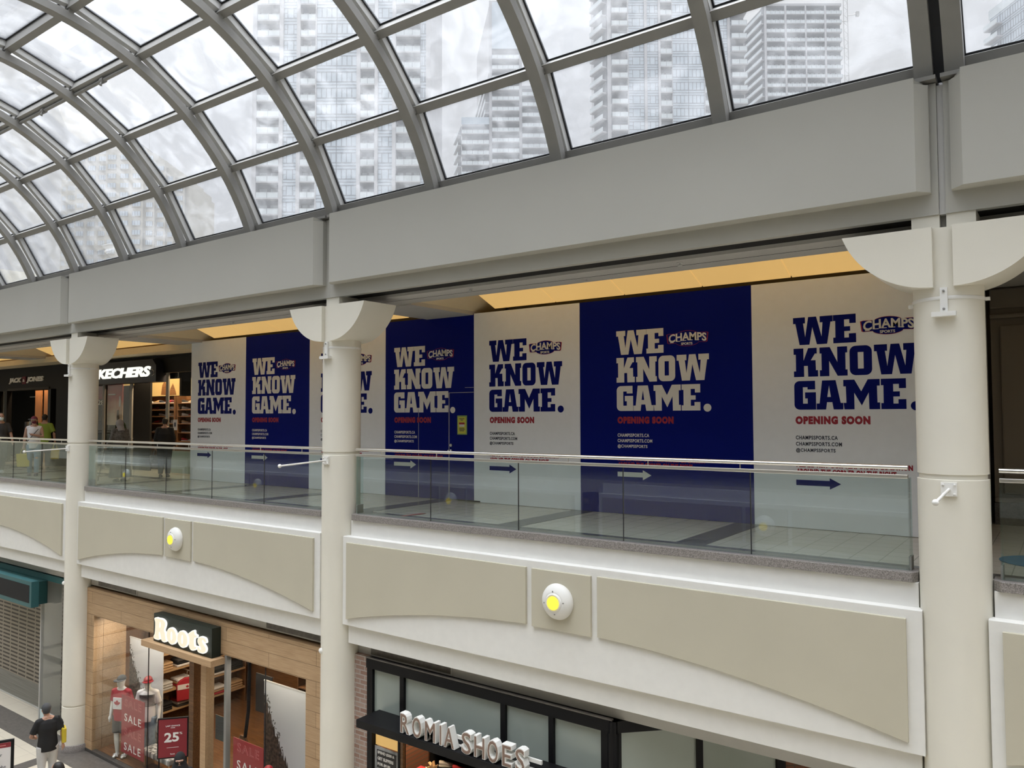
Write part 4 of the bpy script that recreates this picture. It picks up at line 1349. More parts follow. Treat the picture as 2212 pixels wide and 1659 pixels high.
# ------------------------------------------------------------------ shoes
def shoe_mesh(heel=.0):
    mb = MB()
    n, secs = 10, [(-.13, .030, .075, .02), (-.11, .036, .085, .0), (-.06, .036, .078, 0), (0, .038, .060, 0), (.06, .042, .044, 0), (.11, .036, .034, .002), (.135, .018, .022, .01)]
    vs, fs = [], []
    for x, w, h, b in secs:
        for j in range(n):
            a = 2 * PI * j / n
            vs.append((x, w * cos(a), .018 + b + (h - b) * (.5 + .5 * sin(a))))
    for i in range(len(secs) - 1):
        for j in range(n):
            fs.append((i * n + j, i * n + (j + 1) % n, (i + 1) * n + (j + 1) % n, (i + 1) * n + j))
    fs += [tuple(range(n)), tuple((len(secs) - 1) * n + j for j in range(n))]
    mb.add(vs, fs)
    out = [(-.135, -.03), (-.1, -.04), (0, -.041), (.07, -.046), (.12, -.036), (.145, 0), (.12, .036), (.07, .046), (0, .041), (-.1, .04), (-.135, .03)]
    mb.prismz(out, 0, .024, 1)
    return mb
SH = shoe_mesh()
shoe_cols = [('cloth_white', 'white'), ('cloth_black', 'black'), ('red', 'red'), ('oakplain', 'tan'), ('cloth_lightgrey', 'grey'), ('maroon', 'maroon'), ('denimdark', 'navy')]
sp = {}
def shoe(x, y, z, rz, ci, lab, grp):
    mk = shoe_cols[ci][0]
    if ci not in sp:
        sp[ci] = obj('shoe', SH, [mk, 'shoewhite'], local=True, smooth=True)
        o = sp[ci]
    else:
        o = sp[ci].copy(); COL.objects.link(o)
    o.location = (x, y, z); o.rotation_euler = (0, 0, rz)
    return tag(o, lab, 'shoe', grp)
# shoe shop shelves (only their tops show under the canopy)
shelf_unit('shoe_shelf', 'black shelving with shoes in the shoe shop doorway', -10.0 + .35, -7.9, 10.75, 11.2, (-5.2, -4.75, -4.3, -3.9), -3.4, ZLOW + .01, 'black')
for zi, z in enumerate((-4.75, -4.3, -3.9)):
    for xi in range(5):
        shoe(-9.4 + .32 * xi, 10.92, z + .001, .5, (zi * 3 + xi * 2) % 7, '%s shoe, %s along the %s black shelf of the shoe shop' % (shoe_cols[(zi * 3 + xi * 2) % 7][1], ['first', 'second', 'third', 'fourth', 'fifth'][xi], ['lowest', 'middle', 'top'][zi]), 'shoes in the lower shoe shop')
t = thing('display_table', 'white display table with a star ornament in the shoe shop doorway', 'table', (-8.95, 10.0, ZLOW + .01))
obj('table_top', box(-9.25, -8.65, 9.8, 10.2, -4.50, -4.46), 'white', t)
for x in (-9.22, -8.70):
    for y in (9.83, 10.13):
        obj('leg', box(x, x + .04, y, y + .04, ZLOW + .01, -4.50), 'white', t)
m = MB()
pts = []
for i in range(16):
    r = .13 if i % 2 == 0 else .055
    pts.append((-8.9 + r * cos(2 * PI * i / 16), -4.335 + r * sin(2 * PI * i / 16)))
tag(obj('star_ornament', m.prism(pts, 9.97, 10.03), 'oakplain'), 'tan star ornament standing on the white table in the shoe shop', 'ornament')
tag(obj('gift_box', box(-9.2, -9.08, 9.9, 10.02, -4.459, -4.36), 'red', bevel=.004), 'small red box on the white table in the shoe shop', 'box')
for i, x in enumerate((-9.0, -7.6, -6.2)):
    tag(obj('spotlight', MB().lathe([(.06, 0), (.06, -.05), (.04, -.055)], (x, 10.2, -2.60), n=12), 'bulb', smooth=True), 'small round ceiling spotlight in the shoe shop, ' + ['left', 'middle', 'right'][i] + ' one', 'spotlight', 'shoe shop spotlights')

# ================================================================== lower storey: shuttered teal shop at the left
t = thing('shopfront', 'closed shop with a slotted roller shutter and teal sign box at the left edge', 'shopfront', (-22.5, 9.2, ZLOW))
obj('roller_shutter', box(-26.5, -21.05, 9.42, 9.46, ZLOW + .01, -2.6), 'shutter', t)
obj('shutter_bottom_bar', box(-26.5, -21.05, 9.405, 9.47, ZLOW + .005, ZLOW + .045), 'alu', t)
obj('solid_slats', box(-26.5, -21.05, 9.412, 9.418, ZLOW + .045, ZLOW + .62), mat('grey_slats', (.20, .195, .175), .5, noise=.3, nscale=30, stretch=(.02, .02, 2)), t)
obj('sign_box', box(-24.5, -20.80, 8.60, 8.775, -3.05, -2.42), 'teal', t)
obj('sign_field', box(-24.4, -20.905, 8.594, 8.602, -2.945, -2.515), 'dark', t)
obj('sign_backing', box(-24.5, -20.80, 8.776, 8.975, -3.0, -2.44), 'tealdark', t)
obj('window_pane', box(-21.0, -19.43, 8.945, 8.957, ZLOW + .05, -2.46), 'shopglass', t)
obj('window_post', box(-19.43, -19.33, 8.92, 9.0, ZLOW + .02, -2.30), 'alu', t)
obj('head_panel', box(-26.5, -19.3, 8.98, 9.06, -2.45, -2.305), 'teal', t)
obj('stud_post', box(-21.04, -20.99, 8.92, 9.42, ZLOW + .01, -2.46), 'soffit', t)
obj('blue_sticker', box(-20.98, -20.2, 8.938, 8.944, -5.85, -5.62), 'maskblue', t)
obj('olive_backdrop', box(-21.0, -19.3, 9.55, 9.58, ZLOW + .01, -3.35), mat('olive_paper', (.20, .185, .095), .8, noise=.2, nscale=1.2), t)
obj('white_notice', box(-20.05, -19.62, 9.50, 9.51, -3.9, -3.5), 'cloth_grey', t)
obj('grey_reveal', box(-21.0, -19.3, 9.58, 9.62, -3.35, -2.46), 'soffit', t)
struct('wall_shop_7', box(-40, -18.72, 9.65, 9.75, ZLOW, -2.3), 'lowdark')

# ================================================================== upper storey: black clothing shop and lit shoe shop
UY = 12.2
struct('wall_upper_1', box(-40, -27.25, UY, UY + .12, 2.60, 3.50), 'blackpaint')
struct('wall_upper_2', box(-27.9, -25.95, UY - .02, UY + .12, 0, 3.50), 'blackpaint')
struct('wall_upper_3', box(-25.95, -18.5, UY, UY + .12, 3.35, 3.50), 'black')
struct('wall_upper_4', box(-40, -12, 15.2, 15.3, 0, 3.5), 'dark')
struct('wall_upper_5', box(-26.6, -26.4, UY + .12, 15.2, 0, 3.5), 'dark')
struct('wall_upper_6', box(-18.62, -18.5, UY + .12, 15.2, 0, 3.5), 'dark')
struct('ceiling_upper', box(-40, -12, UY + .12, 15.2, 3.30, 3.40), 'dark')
# black clothing shop
t = thing('shopfront', 'black clothing shop front with white italic name, upper floor at the far left', 'shopfront', (-30.2, UY, 0))
for a, b in ((-33.0, -32.5), (-31.9, -31.75), (-28.45, -28.25)):
    obj('black_pier', box(a, b, UY - .05, UY + .12, 0, 2.6), 'black', t)
obj('door_head', box(-31.75, -28.45, UY - .03, UY + .1, 2.60, 2.68), 'cloth_grey', t)
obj('window_pane', box(-32.5, -31.9, UY + .02, UY + .032, .02, 2.6), 'shopglass', t)
m = MB()
put_text(m, 'JACK', -31.65, -30.62, 2.845, 3.065, UY - .035, .03, bold=.06, shear=.18)
put_text(m, 'JONES', -30.20, -28.88, 2.845, 3.065, UY - .035, .03, bold=.06, shear=.18)
obj('name_lettering', m, 'printwhite', t)
b = obj('red_square', box(-30.56, -30.26, UY - .03, UY - .005, 2.82, 3.09), 'maroon', t)
obj('ampersand', put_text(MB(), '&', -30.49, -30.33, 2.90, 3.0, UY - .04, .012, bold=.02), 'printwhite', b)
for a, b_ in ((-30.55, -30.05), (-29.85, -29.5)):
    o = obj('warm_tint_panel', box(a, b_, 12.62, 12.66, .002, 2.6), 'warmtintwall')  # orange colour carries the warm light on the wall
    tag(o, 'narrow orange wall panel coloured as warm-lit inside the black clothing shop, ' + ('left one' if a < -30 else 'right one'), 'panel')
t = thing('clothes_rack', 'pale metal clothes rack inside the black clothing shop', 'clothes rack', (-31.5, 13.0, 0))
obj('rack_frame', MB().tube([(-31.9, 13, 0.01), (-31.9, 13, 1.5), (-30.9, 13, 1.5), (-30.9, 13, .01)], .02, 8).tube([(-30.9, 13, 1.5), (-30.9, 13, 2.4), (-31.9, 13, 2.4)], .02, 8), 'steel', t)
rn = random.Random(4)
cc = [('denimdark', 'dark denim'), ('cloth_grey', 'dark grey'), ('cloth_taupe', 'taupe'), ('denim', 'pale blue'), ('maroon', 'maroon'), ('cloth_black', 'black'), ('oakplain', 'tan')]
for i in range(7):
    x = -31.8 + .13 * i
    o = obj('hanging_shirt', MB().prism([(x - .02, .75), (x + .06, .75), (x + .07, 1.35), (x + .02, 1.47), (x - .03, 1.35)], 12.78, 13.22), cc[i][0], bevel=.015)
    tag(o, '%s garment hanging on the pale rack, %s along it' % (cc[i][1], ['first', 'second', 'third', 'fourth', 'fifth', 'sixth', 'seventh'][i]), 'hanging garment', 'garments on the upper shop rack')
# lit shoe shop
t = thing('shopfront', 'lit shoe shop front with white glowing slanted name, upper floor beside the hoarding', 'shopfront', (-22.5, UY, 0))
obj('sign_box', MB().prism([(-26.0, 2.64), (-21.25, 2.64), (-21.25, 3.12), (-21.45, 3.30), (-26.0, 3.30)], 11.95, UY + .1), mat('sign_navy', (.008, .010, .022), .4), t)
m = put_text(MB(), 'SKECHERS', -24.98, -21.52, 2.80, 3.106, 11.93, .03, bold=.045, shear=.2, spacing=.95)
obj('name_lettering', m, 'signwhite', t)
obj('logo_outline', MB().tube([(-21.47, 11.945, 3.0), (-21.36, 11.945, 2.95), (-21.34, 11.945, 2.86), (-21.45, 11.945, 2.82)], .008, 6), 'alu', t)
obj('lintel', box(-21.72, -18.5, UY - .02, UY + .1, 2.90, 3.34), 'black', t)
for a, b in ((-24.78, -24.66), (-23.13, -23.0), (-21.13, -21.0), (-25.95, -25.8)):
    obj('steel_post', box(a, b, UY - .01, UY + .035, 0, 2.9), 'steelgrey', t)
for a, b in ((-25.8, -24.78), (-24.62, -23.13), (-20.93, -18.7)):
    obj('window_pane', box(a, b, UY + .03, UY + .042, .03, 2.9), 'shopglass', t)
obj('low_screen', box(-20.92, -18.7, UY + .06, UY + .08, .03, .66), mat('pale_green_screen', (.34, .40, .34), .4), t)
obj('black_partition', box(-23.66, -22.70, 12.6, 12.66, 0, 2.9), 'dark', t)
t = thing('shop_poster', 'red and cream shoe poster in the window of the lit shoe shop', 'poster', (-24.2, 12.36, 1.38))
obj('sheet', box(-24.82, -23.86, 12.36, 12.37, 1.38, 2.66), 'postered', t)
for (x, z, s, mk) in ((-24.02, 2.12, .17, 'cloth_lightgrey'), (-24.12, 1.62, .24, 'cloth_taupe')):
    m = MB().prism([(x - .3 * s, z - s), (x + .25 * s, z - s * .9), (x + .3 * s, z), (x + .1 * s, z + s), (x - .25 * s, z + s * .9), (x - .38 * s, z)], 12.352, 12.36)
    obj('printed_shoe', m, mk, t, bevel=.02)
obj('printed_line', box(-24.75, -24.3, 12.354, 12.36, 2.32, 2.36), 'printwhite', t)
t = thing('light_box', 'amber light box frieze at the top of the shoe poster window', 'light box', (-24.2, 12.9, 2.62))
obj('lit_face', box(-25.0, -23.7, 12.88, 12.90, 2.64, 2.95), 'lightbox', t)
for x in (-24.9, -23.8):
    obj('hanger_rod', box(x - .01, x + .01, 12.90, 12.92, 2.7, 3.30), 'black', t)
t = thing('window_poster', 'red poster with white numerals in the window beside the leftmost column', 'poster', (-25.3, 12.36, 1.9))
obj('sheet', box(-25.75, -24.95, 12.36, 12.37, 2.2, 2.62), 'redboard', t)
obj('numeral_lettering', put_text(MB(), '28', -25.40, -25.02, 2.02, 2.17, 12.352, .006), 'printwhite', t)
obj('lower_sheet', box(-25.5, -25.05, 12.36, 12.37, .5, 1.5), 'denimdark', t)
# wall of shoes behind the glass
def lightbox(x0, x1, lab, mk):
    t = thing('light_box', lab, 'light box', ((x0 + x1) / 2, 13.2, 2.28))
    obj('lit_face', box(x0, x1, 13.17, 13.19, 2.28, 2.80), mk, t)
    obj('casing', box(x0 - .02, x1 + .02, 13.19, 13.24, 2.26, 2.82), 'black', t)
    for x in (x0 + .1, x1 - .1):
        obj('hanger_rod', box(x - .01, x + .01, 13.2, 13.22, 2.82, 3.30), 'black', t)
    m = MB()
    w = x1 - x0
    m.prism([(x0 + .40 * w, 2.32), (x0 + .62 * w, 2.30), (x0 + .60 * w, 2.55), (x0 + .52 * w, 2.76), (x0 + .44 * w, 2.62)], 13.162, 13.17)
    m.prism([(x0 + .68 * w, 2.30), (x0 + .92 * w, 2.30), (x0 + .88 * w, 2.45), (x0 + .80 * w, 2.66), (x0 + .72 * w, 2.5)], 13.162, 13.17)
    obj('printed_figures', m, 'oakdark', t)
lightbox(-23.75, -22.10, 'amber light box with brown figures above the shoe wall', 'lightbox')
lightbox(-21.45, -20.2, 'cream light box above the right part of the shoe wall, near the hoarding', 'lightboxpale')
zsh = [2.05, 1.85, 1.65, 1.43, 1.16, .90, .62]
shelf_unit('shoe_wall', 'tall wooden shoe wall in the lit shoe shop, left section', -23.8, -22.05, 13.0, 13.3, zsh, 2.26, .0, 'oakdark')
shelf_unit('shoe_wall', 'tall wooden shoe wall in the lit shoe shop, right section by the hoarding', -21.9, -19.6, 13.0, 13.3, zsh, 2.26, .0, 'oakdark')
word = ['top', 'second', 'third', 'fourth', 'fifth', 'sixth', 'lowest']
on = ['first', 'second', 'third', 'fourth', 'fifth', 'sixth', 'seventh']
for zi, z in enumerate(zsh[:6]):
    for xi in range(5):
        ci = (xi * 3 + zi * 2 + (zi == 2)) % 7
        shoe(-23.6 + .34 * xi, 13.13, z + .001, .25 + PI * (xi % 2), ci, '%s shoe, %s along the %s shelf of the left shoe wall' % (shoe_cols[ci][1], on[xi], word[zi]), 'shoes on the shoe wall')
    for xi in range(6):
        ci = (xi * 2 + zi * 3 + 1) % 7
        shoe(-21.65 + .34 * xi, 13.13, z + .001, .25 + PI * (xi % 2), ci, '%s shoe, %s along the %s shelf of the right shoe wall' % (shoe_cols[ci][1], on[xi], word[zi]), 'shoes on the shoe wall')
for i, x in enumerate((-23.3, -22.0, -20.9, -20.2)):
    tag(obj('spotlight', MB().lathe([(.07, 0), (.07, -.03), (.05, -.035)], (x, 12.75, 3.30), n=12), 'bulb', smooth=True), 'round ceiling spotlight inside the lit shoe shop, %s from the left' % on[i], 'spotlight', 'lit shoe shop spotlights')
# display plinth with shoes behind the old woman
t = thing('display_plinth', 'pale display plinth inside the window of the lit shoe shop', 'plinth', (-24.2, 12.7, 0))
obj('plinth_body', box(-24.6, -23.75, 12.5, 12.8, .0, .95), 'concretewarm', t, bevel=.01)
for i in range(3):
    shoe(-24.4 + .3 * i, 12.64, .951, .8, (i * 3) % 7, '%s shoe on the pale plinth in the shoe shop window, %s one' % (shoe_cols[(i * 3) % 7][1], ['left', 'middle', 'right'][i]), 'shoes on the plinth')
# small notices on the post
t = thing('post_notice', 'small white notice on the glass post of the lit shoe shop', 'notice', (-20.66, 12.17, 1.28))
obj('sheet', box(-20.76, -20.56, 12.21, 12.22, 1.25, 1.55), 'cloth_white', t)
obj('pictogram', box(-20.70, -20.62, 12.205, 12.211, 1.35, 1.47), 'printdark', t)

# shop lamps: light of signs and spotlights, plus fills added for windows, poster and panels
def lamp(name, loc, e, c, size=.5, sx=None):
    ld = bpy.data.lights.new(name, 'AREA')
    ld.energy = e; ld.color = c; ld.size = size
    if sx:
        ld.shape = 'RECTANGLE'; ld.size = sx; ld.size_y = size
    o = bpy.data.objects.new(name, ld); COL.objects.link(o); o.location = loc
    return o
lamp('shoe_shop_ceiling_lamp', (-21.6, 12.6, 3.25), 60, (1, .72, .42), .3, 4)
lamp('clothing_shop_ceiling_lamp', (-15.5, 10.6, -2.85), 45, (1, .78, .52), .4, 4)
lamp('poster_fill', (-24.3, 12.27, 2.85), 5, (1, .85, .65), .05, 1.2)  # fill light added to brighten the shoe poster
lamp('window_lamp', (-12.2, 9.22, -3.0), 6, (1, .90, .78), .2, 1.8)  # fill light added to brighten the banner in the right window
lamp('left_window_fill', (-17.2, 9.22, -3.0), 10, (1, .90, .78), .2, 1.8)  # fill light added to brighten the mannequins in the left window
lamp('lower_shoe_shop_lamp', (-8.8, 10.2, -2.66), 40, (1, .72, .42), .4, 2)
lamp('black_shop_fill', (-30, 12.45, 3.2), 25, (1, .7, .4), .15, 2)  # fill light added to warm the orange panels
# ------------------------------------------------------------------ people and mannequins
def remesh(name, mb, m, parent, voxel=.013, smooth_it=3):
    me = bpy.data.meshes.new(name)
    me.from_pydata([tuple(v) for v in mb.v], [], mb.f)
    fix(me)
    o = bpy.data.objects.new(name, me)
    COL.objects.link(o)
    md = o.modifiers.new('r', 'REMESH'); md.mode = 'VOXEL'; md.voxel_size = voxel; md.use_smooth_shade = True
    sm = o.modifiers.new('s', 'SMOOTH'); sm.iterations = smooth_it; sm.factor = .5
    dg = bpy.context.evaluated_depsgraph_get()
    me2 = bpy.data.meshes.new_from_object(o.evaluated_get(dg))
    me2.name = name
    me2.materials.clear()
    me2.materials.append(M[m] if isinstance(m, str) else m)
    me2.polygons.foreach_set('use_smooth', [True] * len(me2.polygons))
    o.modifiers.clear()
    o.data = me2
    bpy.data.meshes.remove(me)
    if parent: o.parent = parent
    return o

def loft(mb, rings, n=20):
    """horizontal elliptical rings (x, y, z, rx, ry), closed"""
    vs, fs = [], []
    for x, y, z, rx, ry in rings:
        for i in range(n):
            a = 2 * PI * i / n
            vs.append((x + rx * cos(a), y + ry * sin(a), z))
    for j in range(len(rings) - 1):
        for i in range(n):
            fs.append((j * n + i, j * n + (i + 1) % n, (j + 1) * n + (i + 1) % n, (j + 1) * n + i))
    fs += [tuple(range(n - 1, -1, -1)), tuple((len(rings) - 1) * n + i for i in range(n))]
    return mb.add(vs, fs)

def hand(mb, w, d, s, side, curl=.5):
    """palm and five separate fingers from wrist w along direction d"""
    w, d = Vector(w), Vector(d).normalized()
    sx = Vector((0, -1, 0)) if abs(d.y) < .8 else Vector((0, 0, 1))
    a = (sx - d * sx.dot(d)).normalized()          # across the palm (towards the thumb)
    b = d.cross(a) * side                          # palm normal
    mb.tube([w, w + d * .04 * s, w + d * .085 * s], [.022 * s, .036 * s, .034 * s], 10)
    for i, ln in enumerate((.062, .072, .068, .052)):
        o = w + d * .078 * s + a * (.026 - .0175 * i) * s
        p1 = o + (d * cos(curl * .5) + b * sin(curl * .5)) * ln * .55 * s
        p2 = p1 + (d * cos(curl * 1.3) + b * sin(curl * 1.3)) * ln * .5 * s
        mb.tube([o, p1, p2], [.0095 * s, .009 * s, .0075 * s], 8)
    o = w + d * .025 * s + a * .026 * s
    mb.tube([o, o + (d * .7 + a * .6) * .035 * s, o + (d * .95 + a * .35 + b * .3) * .066 * s], [.012 * s, .0105 * s, .0085 * s], 8)

def person(label, loc, rz, h, skin='skin', top='cloth_black', bottom='denimdark', shoes='shoewhite', ra=((-.24, .02, 1.12), (-.25, -.06, .88)), la=((.24, .02, 1.12), (.25, -.06, .88)),
           rl=((-.095, -.02, .50), (-.10, .02, .085)), ll=((.095, -.02, .50), (.10, .02, .085)), sleeve='short', head=(0, -.02, 1.615), fat=1., cat='person', name='person', hair='hair', hairstyle='short', dress=0, mann=False, lean=0., face=True):
    t = thing(name, label, cat, loc, rz)
    s = h / 1.735
    def V(p): return Vector(p) * s
    sh = [(-.172, lean, 1.395), (.172, lean, 1.395)]
    hip = [(-.095, 0, .90), (.095, 0, .90)]
    b = MB()
    hx, hy, hz = head
    # torso, neck, head
    loft(b, [(0, 0, z * s, rx * s * fat, ry * s * fat) for z, rx, ry in ((.84, .13, .10), (.92, .16, .115), (1.02, .148, .105))] +
         [(0, lean * .5 * s, 1.12 * s, .138 * s * fat, .10 * s * fat), (0, lean * .8 * s, 1.26 * s, .165 * s * fat, .112 * s * fat), (0, lean * s, 1.37 * s, .175 * s, .095 * s), (0, lean * s, 1.43 * s, .10 * s, .07 * s)])
    b.tube([V((0, lean, 1.36)), V((hx * .6, lean + (hy - lean) * .5, 1.48)), V((hx, hy + .015, hz - .06))], [.065 * s, .055 * s, .055 * s], 12)
    loft(b, [(hx * s, (hy + dy) * s, (hz + dz) * s, rx * s, ry * s) for dz, dy, rx, ry in ((-.115, -.03, .035, .04), (-.09, -.022, .055, .07), (-.045, -.01, .068, .088), (.0, 0, .076, .096), (.05, .004, .077, .098), (.09, .006, .062, .078), (.115, .006, .03, .04))])
    if not mann:
        b.tube([V((hx, hy - .088, hz + .01)), V((hx, hy - .112, hz - .025)), V((hx, hy - .088, hz - .035))], [.010 * s, .016 * s, .011 * s], 8)
        for sg in (-1, 1):
            b.ball(V((hx + sg * .078, hy + .008, hz - .005)), .010 * s, .022 * s, .032 * s, 8, 6)
    for q, (el, wr) in enumerate((ra, la)):
        b.tube([V(sh[q]), (V(sh[q]) + V(el)) / 2, V(el), (V(el) + V(wr)) / 2, V(wr)], [.056 * s * fat, .05 * s * fat, .042 * s, .038 * s, .027 * s], 12)
        b.ball(V(sh[q]), .057 * s * fat, .056 * s * fat, .054 * s * fat, 10, 8)
        b.tube([V((sh[q][0] * .12, lean + .005, 1.475)), V((sh[q][0] * .55, lean + .005, 1.425)), V(sh[q])], [.042 * s, .05 * s, .052 * s], 10)
        hand(b, V(wr), Vector(wr) - Vector(el), s, -1 if q == 0 else 1, .25 if mann else .6)
    for q, (kn, an) in enumerate((rl, ll)):
        b.tube([V(hip[q]), (V(hip[q]) + V(kn)) / 2, V(kn), V(kn) * .55 + V(an) * .45, V(an)], [.09 * s * fat, .078 * s * fat, .056 * s, .053 * s, .036 * s], 14)
        a = Vector(an)
        b.tube([V(a + Vector((0, .035, -.035))), V(a + Vector((0, -.04, -.04))), V(a + Vector((0, -.14, -.055)))], [.036 * s, .036 * s, .024 * s], 10)
    body = remesh('body', b, skin, t, .0115)
    # clothes follow the body
    if top:
        c = MB()
        low = .80 if not dress else .86
        loft(c, [(0, 0, low * s, .172 * s * fat, .132 * s * fat), (0, 0, .93 * s, .178 * s * fat, .134 * s * fat), (0, lean * .5 * s, 1.12 * s, .158 * s * fat, .118 * s * fat), (0, lean * .8 * s, 1.26 * s, .18 * s * fat, .127 * s * fat),
                 (0, lean * s, 1.375 * s, .188 * s, .108 * s), (0, lean * s, 1.435 * s, .085 * s, .075 * s)])
        for q, (el, wr) in enumerate((ra, la)):
            c.tube([V((sh[q][0] * .42, lean + .005, 1.425)), V((sh[q][0] * .7, lean + .005, 1.412)), V(sh[q])], [.055 * s, .06 * s, .064 * s], 10)
            if sleeve != 'none': c.ball(V(sh[q]), .067 * s * fat, .066 * s * fat, .062 * s * fat, 12, 8)
            if sleeve == 'none':
                c.ball(V((sh[q][0] * .93, sh[q][1], sh[q][2])), .06 * s, .064 * s, .06 * s, 10, 8); continue
            e1, w1 = V(el), V(wr)
            if sleeve == 'short':
                c.tube([V(sh[q]), V(sh[q]) * .45 + e1 * .55, V(sh[q]) * .2 + e1 * .8], [.064 * s * fat, .064 * s * fat, .065 * s * fat], 12)
            else:
                c.tube([V(sh[q]), e1, e1 * .1 + w1 * .9], [.064 * s * fat, .057 * s * fat, .046 * s * fat], 12)
        remesh('top_garment', c, top, t, .014)
    if bottom and not dress:
        c = MB()
        loft(c, [(0, 0, .80 * s, .165 * s * fat, .125 * s * fat), (0, 0, .90 * s, .17 * s * fat, .127 * s * fat), (0, 0, 1.0 * s, .16 * s * fat, .118 * s * fat)])
        for q, (kn, an) in enumerate((rl, ll)):
            end = V(an) + Vector((0, 0, .01)) if bottom != 'shorts' else V(kn) + Vector((0, 0, .03))
            if bottom == 'shorts':
                c.tube([V(hip[q]), end], [.105 * s, .092 * s], 14)
            else:
                c.tube([V(hip[q]), (V(hip[q]) + V(kn)) / 2, V(kn), (V(kn) + V(an)) / 2, end], [.105 * s * fat, .094 * s * fat, .074 * s * fat, .07 * s * fat, .064 * s], 14)
        remesh('shorts' if bottom == 'shorts' else 'trousers', c, 'cloth_grey' if bottom == 'shorts' else bottom, t, .014)
    if dress:
        c = MB()
        loft(c, [(0, 0, dress * s, .27 * s * fat, .22 * s * fat), (0, 0, .6 * s, .22 * s * fat, .18 * s * fat), (0, 0, .9 * s, .185 * s * fat, .14 * s * fat), (0, 0, 1.02 * s, .165 * s * fat, .125 * s * fat)])
        remesh('skirt', c, bottom, t, .016)
    for q, (kn, an) in enumerate((rl, ll)):
        a = Vector(an)
        c = MB()
        z0 = (a.z - .085) * s
        c.tube([V(a + Vector((0, .04, -.03))), V(a + Vector((0, -.04, -.034))), V(a + Vector((0, -.15, -.05)))], [.045 * s, .043 * s, .030 * s], 10)
        c.prismz([((a.x + x) * s, (a.y + y) * s) for x, y in ((-.035, .085), (-.045, 0), (-.05, -.10), (-.035, -.175), (.035, -.175), (.05, -.10), (.045, 0), (.035, .085))], z0 + .002, z0 + .03 * s)
        if shoes: remesh('shoe', c, shoes, t, .011, 2)
    c = MB()
    H = V(head)
    if not mann:
        for sg in (-1, 1):
            e = MB().ball((H.x + sg * .030 * s, H.y - .086 * s, H.z + .018 * s), .011 * s, .008 * s, .007 * s, 8, 6)
            obj('eye', e, 'hair', t, local=True, smooth=True)
        if face: obj('mouth', MB().ball((H.x, H.y - .079 * s, H.z - .062 * s), .022 * s, .008 * s, .006 * s, 8, 6), 'maroon', t, local=True, smooth=True)
    if hairstyle in ('short', 'long', 'cap', 'buzz'):
        if hairstyle != 'cap' or hair:
            c.ball((H.x, H.y + .016 * s, H.z + .028 * s), .085 * s, .103 * s, .102 * s, 16, 10, 0, -.15, 1)
            loft(c, [(H.x, H.y + .045 * s, H.z - .06 * s, .06 * s, .06 * s), (H.x, H.y + .04 * s, H.z + .02 * s, .078 * s, .075 * s)])
            if hairstyle in ('long',) or (hairstyle == 'cap' and hair == 'hair'):
                loft(c, [(H.x, H.y + .09 * s, H.z - .28 * s, .10 * s, .035 * s), (H.x, H.y + .075 * s, H.z - .12 * s, .10 * s, .05 * s), (H.x, H.y + .05 * s, H.z + .02 * s, .085 * s, .07 * s)])
            remesh('hair', c, hair, t, .012)
    return t, s, H

def cap(t, s, H, m, brim_dir=(0, -1), brimmat=None):
    c = MB().ball((H.x, H.y + .008 * s, H.z + .045 * s), .088 * s, .107 * s, .09 * s, 18, 8, 0, -.1, 1)
    obj('cap', c, m, t, local=True, smooth=True)
    if brim_dir:
        bx, by = brim_dir
        c = MB()
        pts = []
        for i in range(13):
            a = rad(-75 + 150 * i / 12)
            dx, dy = sin(a), cos(a)
            pts.append((H.x + s * (bx * dy - by * dx) * (.085 + .085 * max(0, dy)), H.y + s * (by * dy + bx * dx) * (.10 + .085 * max(0, dy))))
        c.prismz(pts, H.z + .035 * s, H.z + .045 * s)
        obj('cap_brim', c, brimmat or m, t, local=True)

def wl(t, p):          # a point of a person's local frame in world metres
    c, s_ = cos(t.rotation_euler.z), sin(t.rotation_euler.z)
    return (t.location.x + c * p[0] - s_ * p[1], t.location.y + s_ * p[0] + c * p[1], t.location.z + p[2])

def bag(name, label, cat, t, p, w, d, h, m, handles=.16, m2=None, rz=0.):
    """a carried bag hanging from point p (hand) of person t"""
    q = wl(t, p)
    r = thing(name, label, cat, (q[0], q[1], q[2] - handles - h), t.rotation_euler.z + rz)
    mb = MB().hexa([(-w * .42, -d / 2, 0), (w * .42, -d / 2, 0), (w * .42, d / 2, 0), (-w * .42, d / 2, 0), (-w / 2, -d * .3, h), (w / 2, -d * .3, h), (w / 2, d * .3, h), (-w / 2, d * .3, h)])
    obj('bag_body', mb, m, r, local=True, bevel=.015)
    for y in (-d * .25, d * .25):
        obj('handle', MB().tube([(-w * .22, y, h - .01), (-.03, y * .3, h + handles), (.03, y * .3, h + handles), (w * .22, y, h - .01)], .008, 6), m2 or m, r, local=True, smooth=True)
    return r

